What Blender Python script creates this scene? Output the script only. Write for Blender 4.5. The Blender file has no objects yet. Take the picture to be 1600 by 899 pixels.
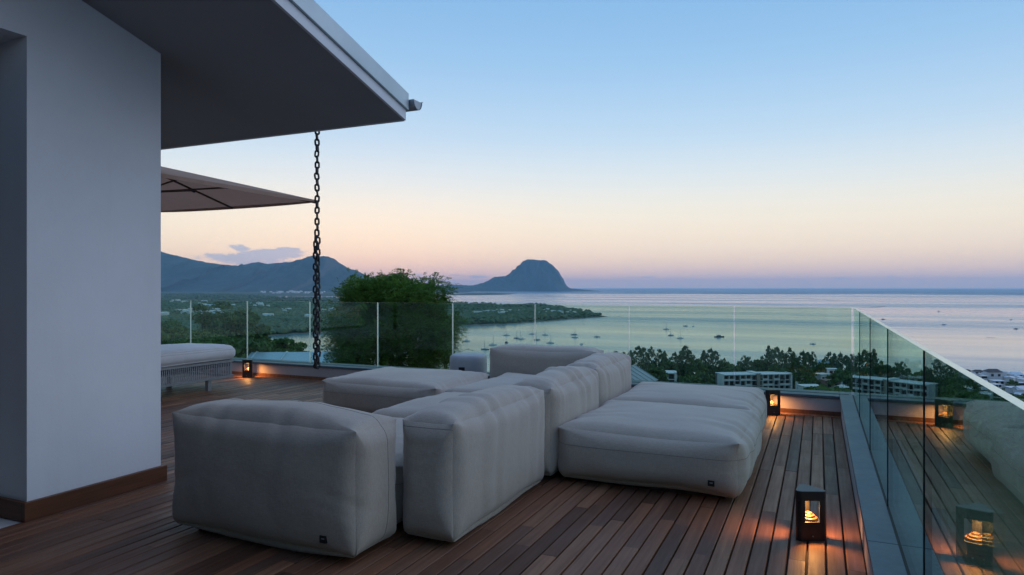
import bpy, bmesh, math, random
import numpy as np
from mathutils import Vector, Matrix
R = math.radians
random.seed(7); rng = np.random.default_rng(7)
SC = bpy.context.scene
C = SC.collection

# ------------------------------------------------------------------ camera
# world axes: x runs across the terrace boards, y along them, z up; eye 1.4 m above the deck
F = 1067.0; TH = math.atan2(480, 1067); CT, ST = math.cos(TH), math.sin(TH)
EYE = 1.4; SEA = -70.0
cam_d = bpy.data.cameras.new('camera'); cam = bpy.data.objects.new('camera', cam_d); C.objects.link(cam)
cam.location = (0, 0, EYE); cam.rotation_euler = (R(90), 0, TH)
cam_d.lens = 36.0 * F / 1600; cam_d.sensor_width = 36; cam_d.clip_end = 200000; cam_d.clip_start = 0.05
SC.camera = cam
def W(X, Y, z=0.0):               # metres right / ahead of the eye -> world
    return Vector((CT * X - ST * Y, ST * X + CT * Y, z))
def onz(px, py, z):               # photo pixel -> point on the level z
    Y = (z - EYE) * F / (449.0 - py); return W((px - 800) / F * Y, Y, z)
def atd(px, py, Y):               # photo pixel -> point at the depth Y
    return W((px - 800) / F * Y, Y, EYE + (449.0 - py) / F * Y)

# ------------------------------------------------------------------ world, exposure
SC.view_settings.view_transform = 'Standard'; SC.view_settings.look = 'None'
SC.view_settings.exposure = 0.18; SC.view_settings.gamma = 1.0
SC.render.engine = 'CYCLES'
SC.cycles.use_denoising = True; SC.cycles.max_bounces = 6; SC.cycles.diffuse_bounces = 2; SC.cycles.use_adaptive_sampling = True; SC.cycles.adaptive_threshold = 0.015
SC.cycles.glossy_bounces = 3; SC.cycles.transmission_bounces = 4; SC.cycles.volume_bounces = 1
SC.cycles.transparent_max_bounces = 16; SC.cycles.sample_clamp_indirect = 4.0
SC.cycles.caustics_reflective = False; SC.cycles.caustics_refractive = False

def s2l(c):
    return tuple((x / 255 / 12.92 if x <= 10 else ((x / 255 + 0.055) / 1.055) ** 2.4) for x in c)
world = bpy.data.worlds.new('World'); SC.world = world; world.use_nodes = True
wt = world.node_tree; wt.nodes.clear()
def wn(t, **k):
    n = wt.nodes.new(t)
    for a, b in k.items(): setattr(n, a, b)
    return n
def wm(op, a, b=None, c=None, clamp=False):
    n = wn('ShaderNodeMath', operation=op, use_clamp=clamp)
    for i, v in enumerate((a, b, c)):
        if v is None: continue
        if isinstance(v, (int, float)): n.inputs[i].default_value = v
        else: wt.links.new(v, n.inputs[i])
    return n.outputs[0]
GLOW = TH + R(12)                    # the afterglow lies a little left of the view axis
tc = wn('ShaderNodeTexCoord'); sep = wn('ShaderNodeSeparateXYZ'); wt.links.new(tc.outputs['Generated'], sep.inputs[0])
dx, dy, dz = sep.outputs
elev = wm('MAXIMUM', dz, 0.0)
ramp = wn('ShaderNodeValToRGB'); ramp.color_ramp.interpolation = 'B_SPLINE'
stops = [(0.0, (218, 202, 184)), (0.03, (235, 218, 192)), (0.055, (242, 230, 205)), (0.10, (241, 236, 217)), (0.15, (217, 228, 232)),
         (0.21, (183, 212, 235)), (0.30, (148, 191, 229)), (0.40, (124, 174, 220)), (0.62, (126, 170, 219)), (1.0, (134, 171, 219))]
cr = ramp.color_ramp
while len(cr.elements) < len(stops): cr.elements.new(0.5)
for e, (p, c) in zip(cr.elements, stops): e.position = p; e.color = (*s2l(c), 1)
wt.links.new(elev, ramp.inputs[0])
# brightness falls off away from the afterglow
gl = wm('ADD', wm('MULTIPLY', dx, -math.sin(GLOW)), wm('MULTIPLY', dy, math.cos(GLOW)))
mr = wn('ShaderNodeMapRange', interpolation_type='SMOOTHSTEP'); wt.links.new(gl, mr.inputs[0])
mr.inputs[1].default_value = -0.6; mr.inputs[2].default_value = 1.0; mr.inputs[3].default_value = 0.40; mr.inputs[4].default_value = 1.0
cool = wn('ShaderNodeMix', data_type='RGBA', blend_type='MIX')
wt.links.new(mr.outputs[0], cool.inputs['Factor']); cool.inputs['A'].default_value = (0.58, 0.63, 0.74, 1); cool.inputs['B'].default_value = (1, 1, 1, 1)
mul = wn('ShaderNodeMix', data_type='RGBA', blend_type='MULTIPLY'); mul.inputs['Factor'].default_value = 1
wt.links.new(ramp.outputs[0], mul.inputs['A']); wt.links.new(cool.outputs['Result'], mul.inputs['B'])
# clouds low over the mountains
az = wm('SUBTRACT', wm('ARCTAN2', wm('MULTIPLY', dx, -1.0), dy), TH)      # + to the left of the view axis
el = wm('ARCSINE', dz)
comb = wn('ShaderNodeCombineXYZ'); wt.links.new(wm('MULTIPLY', az, 42.0), comb.inputs[0]); wt.links.new(wm('MULTIPLY', el, 110.0), comb.inputs[1])
cno = wn('ShaderNodeTexNoise'); cno.inputs['Scale'].default_value = 1.0; cno.inputs['Detail'].default_value = 6; cno.inputs['Roughness'].default_value = 0.62
wt.links.new(comb.outputs[0], cno.inputs['Vector'])
tot = None
for (cx, cy, sx, sy, amp) in [(378, 389, 13, 6.5, 1.1), (422, 397, 50, 6.5, 1.35), (455, 392, 26, 6, 1.2), (385, 402, 64, 7, 1.1), (395, 409, 75, 6, .95), (640, 430, 60, 3.0, .62), (745, 432, 30, 2.6, .85), (715, 430, 40, 2.0, .7), (893, 430, 12, 2.0, .6), (868, 400, 7, 2, .45),
                              (1005, 433, 40, 1.8, .6), (1088, 427, 6, 1.6, .6), (1330, 434, 120, 2.2, .45)]:
    ca = math.atan2(800 - cx, F); ce = math.atan2(449 - cy, math.hypot(F, cx - 800))
    a = wm('DIVIDE', wm('SUBTRACT', az, ca), sx / F); b = wm('DIVIDE', wm('SUBTRACT', el, ce), sy / F)
    g = wm('MULTIPLY', wm('EXPONENT', wm('MULTIPLY', wm('ADD', wm('MULTIPLY', a, a), wm('MULTIPLY', b, b)), -0.7)), amp)
    tot = g if tot is None else wm('MAXIMUM', tot, g)
cl = wn('ShaderNodeMapRange', interpolation_type='SMOOTHSTEP')
wt.links.new(wm('ADD', tot, wm('MULTIPLY', wm('SUBTRACT', cno.outputs[0], 0.5), 1.9)), cl.inputs[0])
cl.inputs[1].default_value = 0.42; cl.inputs[2].default_value = 0.85; cl.inputs[3].default_value = 0; cl.inputs[4].default_value = 0.86
gate = wm('MULTIPLY', cl.outputs[0], wm('GREATER_THAN', tot, 0.04))
cmix = wn('ShaderNodeMix', data_type='RGBA'); wt.links.new(gate, cmix.inputs['Factor'])
wt.links.new(mul.outputs['Result'], cmix.inputs['A']); cmix.inputs['B'].default_value = (*s2l((146, 176, 208)), 1)
sky = wn('ShaderNodeTexSky', sky_type='NISHITA'); sky.sun_disc = False
sky.sun_elevation = R(1.0); sky.sun_rotation = -GLOW; sky.air_density = 1.2; sky.dust_density = 1.0
bg1 = wn('ShaderNodeBackground'); wt.links.new(cmix.outputs['Result'], bg1.inputs[0]); bg1.inputs[1].default_value = 1.0
bg2 = wn('ShaderNodeBackground'); wt.links.new(sky.outputs[0], bg2.inputs[0]); bg2.inputs[1].default_value = 0.012
ad = wn('ShaderNodeAddShader'); wt.links.new(bg1.outputs[0], ad.inputs[0]); wt.links.new(bg2.outputs[0], ad.inputs[1])
wo = wn('ShaderNodeOutputWorld'); wt.links.new(ad.outputs[0], wo.inputs[0])

# one very soft, weak lamp for the last light of the western sky
sun_d = bpy.data.lights.new('sun', 'SUN'); sun_d.energy = 0.58; sun_d.angle = R(70); sun_d.color = (.92, .90, 1.0)
sun = bpy.data.objects.new('sun', sun_d); C.objects.link(sun)
sun.rotation_euler = Vector((.80, .35, .75)).to_track_quat('Z', 'Y').to_euler()

# ------------------------------------------------------------------ helpers
def tag(o, label=None, cat=None, group=None, kind=None):
    if label: o['label'] = label
    if cat: o['category'] = cat
    if group: o['group'] = group
    if kind: o['kind'] = kind
    return o
def empty(name, loc=(0, 0, 0), rz=0.0):
    o = bpy.data.objects.new(name, None); C.objects.link(o); o.location = loc; o.rotation_euler = (0, 0, rz); o.empty_display_size = 0.1
    return o
def link(name, me, parent=None, loc=None, rot=None):
    o = bpy.data.objects.new(name, me); C.objects.link(o)
    if parent: o.parent = parent
    if loc is not None: o.location = loc
    if rot is not None: o.rotation_euler = rot
    return o
def copy_tree(o, parent=None):
    c = o.copy(); C.objects.link(c); c.parent = parent
    for ch in o.children: copy_tree(ch, c)
    return c
def mesh_np(name, V, Fc, mats=(), smooth=False, midx=None):
    """uniform polygons (n x 3 or n x 4)"""
    V = np.asarray(V, dtype=np.float32); Fc = np.asarray(Fc, dtype=np.int32); k = Fc.shape[1]
    me = bpy.data.meshes.new(name); me.vertices.add(len(V)); me.vertices.foreach_set('co', V.ravel())
    me.loops.add(Fc.size); me.loops.foreach_set('vertex_index', Fc.ravel())
    me.polygons.add(len(Fc)); me.polygons.foreach_set('loop_start', np.arange(0, Fc.size, k, dtype=np.int32))
    me.polygons.foreach_set('loop_total', np.full(len(Fc), k, dtype=np.int32))
    if midx is not None: me.polygons.foreach_set('material_index', np.asarray(midx, dtype=np.int32))
    me.update(calc_edges=True); me.validate()
    me.polygons.foreach_set('use_smooth', np.full(len(me.polygons), smooth))
    for m in mats: me.materials.append(m)
    return me
class MB:
    def __init__(s): s.v = []; s.f = []; s.m = []
    def quadbox(s, c8, m=0):
        b = len(s.v); s.v += [tuple(c) for c in c8]
        for q in ((0, 3, 2, 1), (4, 5, 6, 7), (0, 1, 5, 4), (1, 2, 6, 5), (2, 3, 7, 6), (3, 0, 4, 7)):
            s.f.append(tuple(b + i for i in q)); s.m.append(m)
        return s
    def box(s, x0, x1, y0, y1, z0, z1, m=0):
        return s.quadbox([(x0, y0, z0), (x1, y0, z0), (x1, y1, z0), (x0, y1, z0), (x0, y0, z1), (x1, y0, z1), (x1, y1, z1), (x0, y1, z1)], m)
    def tube(s, pts, rad, n=8, m=0, caps=True, closed=False):
        pts = [Vector(p) for p in pts]; K = len(pts)
        if isinstance(rad, (int, float)): rad = [rad] * K
        b = len(s.v); prev = None
        for i, p in enumerate(pts):
            if closed: t = pts[(i + 1) % K] - pts[i - 1]
            else: t = pts[min(i + 1, K - 1)] - pts[max(i - 1, 0)]
            t.normalize()
            if prev is None:
                a = Vector((0, 0, 1)) if abs(t.z) < 0.9 else Vector((1, 0, 0)); nrm = (a - t * a.dot(t)).normalized()
            else:
                nrm = (prev - t * prev.dot(t)).normalized()
            prev = nrm; bi = t.cross(nrm)
            for k in range(n):
                a = 2 * math.pi * k / n; s.v.append(tuple(p + (nrm * math.cos(a) + bi * math.sin(a)) * rad[i]))
        for i in range(K if closed else K - 1):
            j = (i + 1) % K
            for k in range(n):
                l = (k + 1) % n; s.f.append((b + i * n + k, b + i * n + l, b + j * n + l, b + j * n + k)); s.m.append(m)
        if caps and not closed:
            s.f.append(tuple(b + k for k in range(n))[::-1]); s.m.append(m)
            s.f.append(tuple(b + (K - 1) * n + k for k in range(n))); s.m.append(m)
        return s
    def bar(s, a, b_, r, n=4, m=0): return s.tube([a, b_], r, n, m)
    def prism(s, poly, z0, z1, m=0):
        b = len(s.v); n = len(poly)
        s.v += [(x, y, z0) for x, y in poly] + [(x, y, z1) for x, y in poly]
        s.f.append(tuple(b + i for i in range(n))[::-1]); s.f.append(tuple(b + n + i for i in range(n))); s.m += [m, m]
        for i in range(n):
            j = (i + 1) % n; s.f.append((b + i, b + j, b + n + j, b + n + i)); s.m.append(m)
        return s
    def mesh(s, name, mats, smooth=False, bevel=0.0):
        me = bpy.data.meshes.new(name); me.from_pydata(s.v, [], s.f)
        me.polygons.foreach_set('material_index', s.m)
        if bevel:
            bm = bmesh.new(); bm.from_mesh(me)
            bmesh.ops.bevel(bm, geom=list(bm.edges), offset=bevel, segments=2, affect='EDGES', profile=0.5); bm.to_mesh(me); bm.free()
        me.update()
        if smooth: me.polygons.foreach_set('use_smooth', [True] * len(me.polygons))
        for m in (mats if isinstance(mats, (list, tuple)) else [mats]): me.materials.append(m)
        return me
    def obj(s, name, mats, parent=None, smooth=False, bevel=0.0, loc=None, rot=None):
        return link(name, s.mesh(name, mats, smooth, bevel), parent, loc, rot)

# ------------------------------------------------------------------ materials
class NT:
    def __init__(s, name):
        s.m = bpy.data.materials.new(name); s.m.use_nodes = True; s.t = s.m.node_tree; s.t.nodes.clear()
        s.out = s.n('ShaderNodeOutputMaterial')
    def n(s, t, **k):
        x = s.t.nodes.new(t)
        for a, b in k.items(): setattr(x, a, b)
        return x
    def l(s, a, b): s.t.links.new(a, b)
    def mth(s, op, a, b=None, clamp=False):
        x = s.n('ShaderNodeMath', operation=op, use_clamp=clamp)
        for i, v in enumerate((a, b)):
            if v is None: continue
            if isinstance(v, (int, float)): x.inputs[i].default_value = v
            else: s.l(v, x.inputs[i])
        return x.outputs[0]
    def noise(s, vec, scale, detail=4, rough=0.55, stretch=None):
        if stretch:
            mp = s.n('ShaderNodeMapping'); mp.inputs['Scale'].default_value = stretch; s.l(vec, mp.inputs[0]); vec = mp.outputs[0]
        x = s.n('ShaderNodeTexNoise'); x.inputs['Scale'].default_value = scale; x.inputs['Detail'].default_value = detail; x.inputs['Roughness'].default_value = rough
        s.l(vec, x.inputs['Vector']); return x.outputs[0]
    def rmp(s, fac, stops):
        r = s.n('ShaderNodeValToRGB'); e = r.color_ramp.elements
        while len(e) < len(stops): e.new(0.5)
        for q, (p, c) in zip(e, stops): q.position = p; q.color = (*c, 1)
        s.l(fac, r.inputs[0]); return r.outputs[0]
    def mapr(s, v, a, b, c, d):
        x = s.n('ShaderNodeMapRange'); s.l(v, x.inputs[0])
        for i, q in enumerate((a, b, c, d)): x.inputs[i + 1].default_value = q
        return x.outputs[0]
    def mix(s, f, a, b, bt='MIX'):
        x = s.n('ShaderNodeMix', data_type='RGBA', blend_type=bt)
        for k, v in (('Factor', f), ('A', a), ('B', b)):
            if isinstance(v, (int, float)): x.inputs[k].default_value = v
            elif isinstance(v, tuple): x.inputs[k].default_value = (*v, 1)
            else: s.l(v, x.inputs[k])
        return x.outputs['Result']
    def bsdf(s, col, rough=0.6, bump=None, bd=0.01, bs=0.5, **k):
        p = s.n('ShaderNodeBsdfPrincipled')
        if isinstance(col, tuple): p.inputs['Base Color'].default_value = (*col, 1)
        else: s.l(col, p.inputs['Base Color'])
        if isinstance(rough, (int, float)): p.inputs['Roughness'].default_value = rough
        else: s.l(rough, p.inputs['Roughness'])
        for a, b in k.items():
            a = a.replace('_', ' ')
            if isinstance(b, (int, float)): p.inputs[a].default_value = b
            elif isinstance(b, tuple): p.inputs[a].default_value = b
        if bump is not None:
            b = s.n('ShaderNodeBump'); b.inputs['Strength'].default_value = bs; b.inputs['Distance'].default_value = bd
            s.l(bump, b.inputs['Height']); s.l(b.outputs[0], p.inputs['Normal'])
        s.l(p.outputs[0], s.out.inputs[0]); return s.m
def coord(t, kind='Object'): return t.n('ShaderNodeTexCoord').outputs[kind]
def pos(t): return t.n('ShaderNodeNewGeometry').outputs['Position']
def mat_plain(name, c1, c2, scale=4.0, rough=0.7, bump=0.0, bd=0.004, obj=True, **k):
    t = NT(name); v = coord(t) if obj else pos(t); n = t.noise(v, scale, 5)
    return t.bsdf(t.rmp(n, [(0.3, c1), (0.7, c2)]), rough, t.noise(v, scale * 12, 3) if bump else None, bd, bump, **k)
M = {}
def plaster_mat():
    t = NT('wall plaster'); v = pos(t); a = t.noise(v, 1.1, 6, .6); b = t.noise(v, 1.0, 5, .65, (5, 5, .5)); f = t.noise(v, 55, 4, .6)
    c = t.rmp(a, [(.3, (.65, .65, .67)), (.7, (.73, .73, .75))]); c = t.mix(t.mapr(b, .55, .8, 0, .35), c, (.60, .59, .58)); return t.bsdf(c, .85, t.mth('ADD', t.mth('MULTIPLY', a, 1.5), t.mth('MULTIPLY', f, .25)), .006, .45)
M['plaster'] = plaster_mat()
M['parapet'] = mat_plain('parapet plaster', (.40, .345, .335), (.47, .405, .39), 2.5, .85, .3, .003)
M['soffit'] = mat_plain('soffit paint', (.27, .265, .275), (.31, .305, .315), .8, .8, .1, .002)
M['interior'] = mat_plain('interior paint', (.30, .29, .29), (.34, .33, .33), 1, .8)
M['white_paint'] = mat_plain('white painted board', (.62, .63, .65), (.70, .71, .73), 3, .55)
M['flash'] = mat_plain('pale sheet metal', (.40, .47, .50), (.48, .55, .58), 3, .35, .05, Metallic=.35)
M['gutter'] = mat_plain('grey gutter metal', (.30, .33, .36), (.36, .39, .42), 6, .4, Metallic=.5)
M['tile'] = mat_plain('pale floor tile', (.55, .55, .55), (.62, .62, .62), 3, .4)
M['iron'] = mat_plain('dark galvanised iron', (.035, .038, .042), (.09, .09, .095), 60, .45, .3, .001, Metallic=.85)
M['black_metal'] = mat_plain('black powder coat', (.010, .010, .011), (.018, .018, .02), 30, .42, .2, .0006)
M['black_cloth'] = mat_plain('black woven tab', (.006, .006, .007), (.012, .012, .013), 200, .8)
M['tag_print'] = mat_plain('pale tab print', (.20, .19, .18), (.25, .24, .22), 100, .7)
M['plinth'] = mat_plain('dark plinth', (.012, .010, .010), (.02, .018, .017), 10, .8)
M['alu'] = mat_plain('brushed grey frame', (.22, .23, .25), (.28, .29, .31), 20, .45, Metallic=.4)
M['rope'] = mat_plain('grey outdoor rope', (.30, .31, .33), (.42, .43, .45), 120, .85, .5, .002)
M['stool'] = mat_plain('grey moulded shell', (.30, .31, .33), (.36, .37, .39), 8, .55, .2, .002)
M['slot'] = mat_plain('dark slot', (.004, .004, .005), (.008, .008, .009), 8, .8)
def canopy_mat():
    t = NT('taupe canopy cloth'); n = t.noise(coord(t), 2.0, 5); c = t.rmp(n, [(.3, (.40, .27, .21)), (.7, (.46, .32, .25))])
    d = t.n('ShaderNodeBsdfDiffuse'); tl = t.n('ShaderNodeBsdfTranslucent'); mx = t.n('ShaderNodeMixShader'); mx.inputs[0].default_value = .30
    t.l(c, d.inputs[0]); t.l(t.mix(.5, c, (.60, .28, .18)), tl.inputs[0]); t.l(d.outputs[0], mx.inputs[1]); t.l(tl.outputs[0], mx.inputs[2]); t.l(mx.outputs[0], t.out.inputs[0]); return t.m
M['canopy'] = canopy_mat()
M['unseen_door_glass'] = mat_plain('dark unseen door glass', (.012, .014, .016), (.02, .022, .024), 2, .06)  # glass for the dark doors added on the unseen wing
M['rib'] = mat_plain('dark timber rib', (.05, .025, .015), (.09, .045, .03), 14, .5)
def coping_mat():
    t = NT('slate coping'); v = pos(t); a = t.noise(v, 2.2, 6, .65); b = t.noise(v, 14, 5, .7)
    c = t.mix(.5, t.rmp(a, [(.3, (.048, .070, .090)), (.55, (.070, .098, .120)), (.75, (.105, .135, .158))]), t.rmp(b, [(.3, (.050, .072, .090)), (.7, (.10, .13, .15))]))
    return t.bsdf(c, t.mapr(a, .3, .7, .42, .62), b, .003, .4)
M['coping'] = coping_mat()
def deck_mat(name, island):
    t = NT(name); v = pos(t); g = t.n('ShaderNodeNewGeometry')
    rnd = g.outputs['Random Per Island'] if island else t.n('ShaderNodeObjectInfo').outputs['Random']
    off = t.n('ShaderNodeCombineXYZ'); t.l(t.mth('MULTIPLY', rnd, 37.0), off.inputs[1]); t.l(t.mth('MULTIPLY', rnd, 11.0), off.inputs[2])
    ad = t.n('ShaderNodeVectorMath', operation='ADD'); t.l(v, ad.inputs[0]); t.l(off.outputs[0], ad.inputs[1]); v2 = ad.outputs[0]
    grain = t.noise(v2, 1.0, 7, .62, (34, 1.5, 12)); fine = t.noise(v2, 1.0, 4, .6, (190, 6, 60)); blot = t.noise(v2, 3.5, 4, .6)
    base = t.rmp(rnd, [(0, (.080, .039, .024)), (.18, (.155, .070, .038)), (.42, (.245, .104, .052)), (.60, (.13, .068, .046)), (.72, (.20, .098, .058)), (.86, (.31, .148, .080)), (1, (.092, .052, .036))])
    c = t.mix(t.mapr(grain, .35, .8, 0, .7), base, (.055, .020, .014))
    c = t.mix(t.mapr(fine, .45, .8, 0, .35), c, (.24, .11, .07))
    c = t.mix(t.mapr(blot, .5, .8, 0, .35), c, (.16, .10, .085))
    rg = t.mth('ADD', t.mapr(grain, .3, .7, .40, .56), t.mapr(blot, .3, .7, -.04, .10))
    return t.bsdf(c, rg, t.mth('ADD', t.mth('MULTIPLY', grain, .6), t.mth('MULTIPLY', fine, .4)), .0018, .3, Specular_IOR_Level=.21)
M['board'] = deck_mat('hardwood deck board', False); M['boards'] = deck_mat('hardwood deck boards', True)
def wood_mat():
    t = NT('stained baseboard'); v = pos(t); g = t.noise(v, 1.0, 6, .6, (3, 3, 60))
    return t.bsdf(t.rmp(g, [(.3, (.085, .030, .013)), (.7, (.15, .058, .026))]), .45, g, .002, .3)
M['baseboard'] = wood_mat()
def fabric_mat(name, c1, c2):
    t = NT(name); v = coord(t)
    big = t.noise(v, 2.2, 5, .6); thr = t.noise(v, 1.0, 2, .5, (32, 230, 230)); thr2 = t.noise(v, 1.0, 2, .5, (230, 230, 32)); cr = t.noise(v, 9, 6, .6)
    slub = t.mth('ADD', t.mth('MULTIPLY', thr, .5), t.mth('MULTIPLY', thr2, .5))
    c = t.mix(t.mapr(big, .3, .75, 0, .8), c1, c2)
    c = t.mix(t.mapr(slub, .36, .60, .35, 0), c, (c1[0] * .55, c1[1] * .55, c1[2] * .55))
    h = t.mth('ADD', t.mth('MULTIPLY', slub, .15), t.mth('MULTIPLY', cr, 1.0))
    return t.bsdf(c, .92, h, .010, .35, Sheen_Weight=.25, Sheen_Roughness=.5)
M['fabric'] = fabric_mat('linen sofa cover', (.40, .330, .274), (.46, .384, .322))
M['seam'] = mat_plain('seam piping', (.17, .15, .135), (.20, .185, .18), 40, .9)
M['mattress'] = fabric_mat('pale mattress cover', (.55, .55, .56), (.62, .62, .63))
def glass_mat(name, tint, refl=1.0):
    t = NT(name); lw = t.n('ShaderNodeLayerWeight'); lw.inputs[0].default_value = .5
    fr = t.mth('ADD', t.mth('MULTIPLY', t.mth('POWER', lw.outputs['Facing'], 5.0), 0.95 * refl), .030 * refl, clamp=True)
    tr = t.n('ShaderNodeBsdfTransparent'); tr.inputs[0].default_value = (*tint, 1)
    gl = t.n('ShaderNodeBsdfGlossy'); gl.inputs['Roughness'].default_value = 0.0; gl.inputs['Color'].default_value = (.86, .97, .94, 1)
    mx = t.n('ShaderNodeMixShader'); t.l(fr, mx.inputs[0]); t.l(tr.outputs[0], mx.inputs[1]); t.l(gl.outputs[0], mx.inputs[2]); t.l(mx.outputs[0], t.out.inputs[0])
    return t.m
M['glass'] = glass_mat('balustrade glass', (.79, .91, .845))
def edge_mat():
    t = NT('polished glass edge'); d = t.n('ShaderNodeBsdfDiffuse'); d.inputs[0].default_value = (.62, .72, .69, 1)
    g = t.n('ShaderNodeBsdfGlossy'); g.inputs['Roughness'].default_value = .18; g.inputs['Color'].default_value = (.85, .95, .92, 1)
    tl = t.n('ShaderNodeBsdfTranslucent'); tl.inputs[0].default_value = (.75, .88, .82, 1)
    m1 = t.n('ShaderNodeMixShader'); m1.inputs[0].default_value = .5; t.l(d.outputs[0], m1.inputs[1]); t.l(tl.outputs[0], m1.inputs[2])
    m2 = t.n('ShaderNodeMixShader'); m2.inputs[0].default_value = .7; t.l(m1.outputs[0], m2.inputs[1]); t.l(g.outputs[0], m2.inputs[2]); t.l(m2.outputs[0], t.out.inputs[0])
    return t.m
M['edge'] = edge_mat()
def emit(name, col, s):
    t = NT(name); e = t.n('ShaderNodeEmission'); e.inputs[0].default_value = (*col, 1); e.inputs[1].default_value = s; t.l(e.outputs[0], t.out.inputs[0]); return t.m
M['led'] = emit('warm led disc', (1.0, .52, .14), 3.0)
M['reflector'] = mat_plain('white reflector cone', (.085, .040, .009), (.10, .047, .011), 20, .4)
def leaf_mat(name, cols, trans=.35, sc=.8):
    t = NT(name); g = t.n('ShaderNodeNewGeometry'); n = t.noise(g.outputs['Position'], sc, 3)
    f = t.mth('ADD', t.mth('MULTIPLY', g.outputs['Random Per Island'], .55), t.mth('MULTIPLY', n, .45))
    c = t.rmp(f, [(.15, cols[0]), (.5, cols[1]), (.85, cols[2])])
    p = t.n('ShaderNodeBsdfPrincipled'); t.l(c, p.inputs['Base Color']); p.inputs['Roughness'].default_value = .55; p.inputs['Specular IOR Level'].default_value = .3
    tl = t.n('ShaderNodeBsdfTranslucent'); t.l(c, tl.inputs[0]); mx = t.n('ShaderNodeMixShader'); mx.inputs[0].default_value = trans
    t.l(p.outputs[0], mx.inputs[1]); t.l(tl.outputs[0], mx.inputs[2]); t.l(mx.outputs[0], t.out.inputs[0]); return t.m
M['leaf_big'] = leaf_mat('feathery leaflets', ((.040, .10, .016), (.075, .165, .024), (.13, .24, .04)), .4, 1.4)
M['leaf_dark'] = leaf_mat('dark shrub leaves', ((.042, .084, .026), (.070, .135, .036), (.11, .185, .05)), .3, .6)
M['leaf_mid'] = leaf_mat('mid green leaves', ((.040, .088, .022), (.068, .135, .030), (.11, .19, .045)), .3, .4)
M['leaf_cas'] = leaf_mat('needle foliage', ((.050, .090, .048), (.080, .135, .062), (.115, .18, .075)), .2, .3)
M['leaf_far'] = leaf_mat('distant tree crowns', ((.030, .058, .022), (.050, .088, .030), (.08, .12, .04)), .0, .004)
M['bark'] = mat_plain('bark', (.06, .045, .035), (.12, .09, .07), 12, .9, .6, .02)

# ------------------------------------------------------------------ terrain, sea, mountains
def pip(x, y, poly):
    ins = np.zeros(x.shape, bool); n = len(poly)
    for i in range(n):
        x1, y1 = poly[i]; x2, y2 = poly[(i + 1) % n]
        c = ((y1 > y) != (y2 > y)) & (x < (x2 - x1) * (y - y1) / ((y2 - y1) if y2 != y1 else 1e-9) + x1); ins ^= c
    return ins
def pdist(x, y, poly):
    d = np.full(x.shape, 1e12); n = len(poly)
    for i in range(n):
        x1, y1 = poly[i]; x2, y2 = poly[(i + 1) % n]; ex, ey = x2 - x1, y2 - y1; L = ex * ex + ey * ey + 1e-9
        t = np.clip(((x - x1) * ex + (y - y1) * ey) / L, 0, 1); d = np.minimum(d, (x - x1 - t * ex) ** 2 + (y - y1 - t * ey) ** 2)
    return np.sqrt(d)
def sea_xy(px, py):                # in the eye's own metres (right, ahead)
    Y = (EYE - SEA) * F / (py - 449.0); return ((px - 800) / F * Y, Y)
PLAIN = [sea_xy(*p) for p in [(951, 494.3), (938, 492.6), (925, 490.8), (905, 486.5), (875, 481.5), (840, 479.2), (780, 477.6), (707, 475.5), (620, 470), (520, 467.2), (440, 466), (415, 462.6), (300, 459), (100, 458), (-300, 457.5),
                              (-300, 575), (100, 572), (330, 556), (380, 545), (398, 531), (425, 524), (470, 520.5), (500, 520), (560, 516), (640, 511), (725, 507.6), (780, 506.8), (840, 503.5), (880, 500), (915, 497.4), (940, 495.6)]]
COAST = [sea_xy(*p) for p in [(395, 461.8), (450, 463.2), (520, 463.0), (570, 462.4), (640, 460), (705, 457), (705, 454.9), (300, 454.9), (-300, 454.9), (-300, 458), (300, 459.5)]]
ISLE = [sea_xy(*p) for p in [(700, 459.2), (730, 457.6), (770, 457.2), (809, 458.8), (790, 460.2), (745, 461.2), (702, 461.0)]]
def wav(x, y, s, seed=0):          # cheap smooth noise in -1..1
    r = np.random.default_rng(seed); o = 0; a = 0
    for k in range(7):
        th = r.uniform(0, 6.28); f = 2 * math.pi / s * (1.0 + .75 * k); w = 1 / (1 + .7 * k)
        o = o + w * np.sin((x * math.cos(th) + y * math.sin(th)) * f + r.uniform(0, 6.28) + 1.3 * np.sin((x * math.sin(th) - y * math.cos(th)) * f * .6 + k)); a += w
    return o / a * 1.6
def hill_z(X, Y):
    d = np.hypot(X, Y); az = X / np.maximum(Y, 1)
    b = np.clip((az - .52) / .12, 0, 1); b = b * b * (3 - 2 * b); und = np.minimum(d * .012, 2.2) * wav(X, Y, 90, 3)
    return np.maximum(-5.2 - .1335 * d + und, -58.0 - (d - 400) * .041 + .5 * und - 30 * (1 - b))
def ground_z(X, Y):
    z = hill_z(X, Y)
    for poly, h, sl in ((PLAIN, 5.0, .10), (COAST, 12.0, .03), (ISLE, 5.0, .05)):
        ins = pip(X, Y, poly); dd = pdist(X, Y, poly)
        zz = SEA + np.where(ins, np.minimum(dd * sl, h + 2.0 * wav(X, Y, 400, 5)) + .25, -np.minimum(dd * sl, 3.0))
        z = np.maximum(z, zz)
    return np.maximum(z, SEA - 3.0)
NR, NA = 430, 380
rad = np.geomspace(9.0, 15000.0, NR); ang = np.linspace(-R(58), R(58), NA)
RR, AA = np.meshgrid(rad, ang, indexing='ij'); TX, TY = RR * np.sin(AA), RR * np.cos(AA)
TZ = ground_z(TX, TY)
V = np.stack([CT * TX - ST * TY, ST * TX + CT * TY, TZ], -1).reshape(-1, 3)
ii, jj = np.meshgrid(np.arange(NR - 1), np.arange(NA - 1), indexing='ij'); q = (ii * NA + jj).ravel()
FQ = np.stack([q, q + 1, q + NA + 1, q + NA], -1)[:, ::-1]
FQ = FQ[(TZ.reshape(-1)[FQ].max(1) > SEA - 2.5)]
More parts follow.
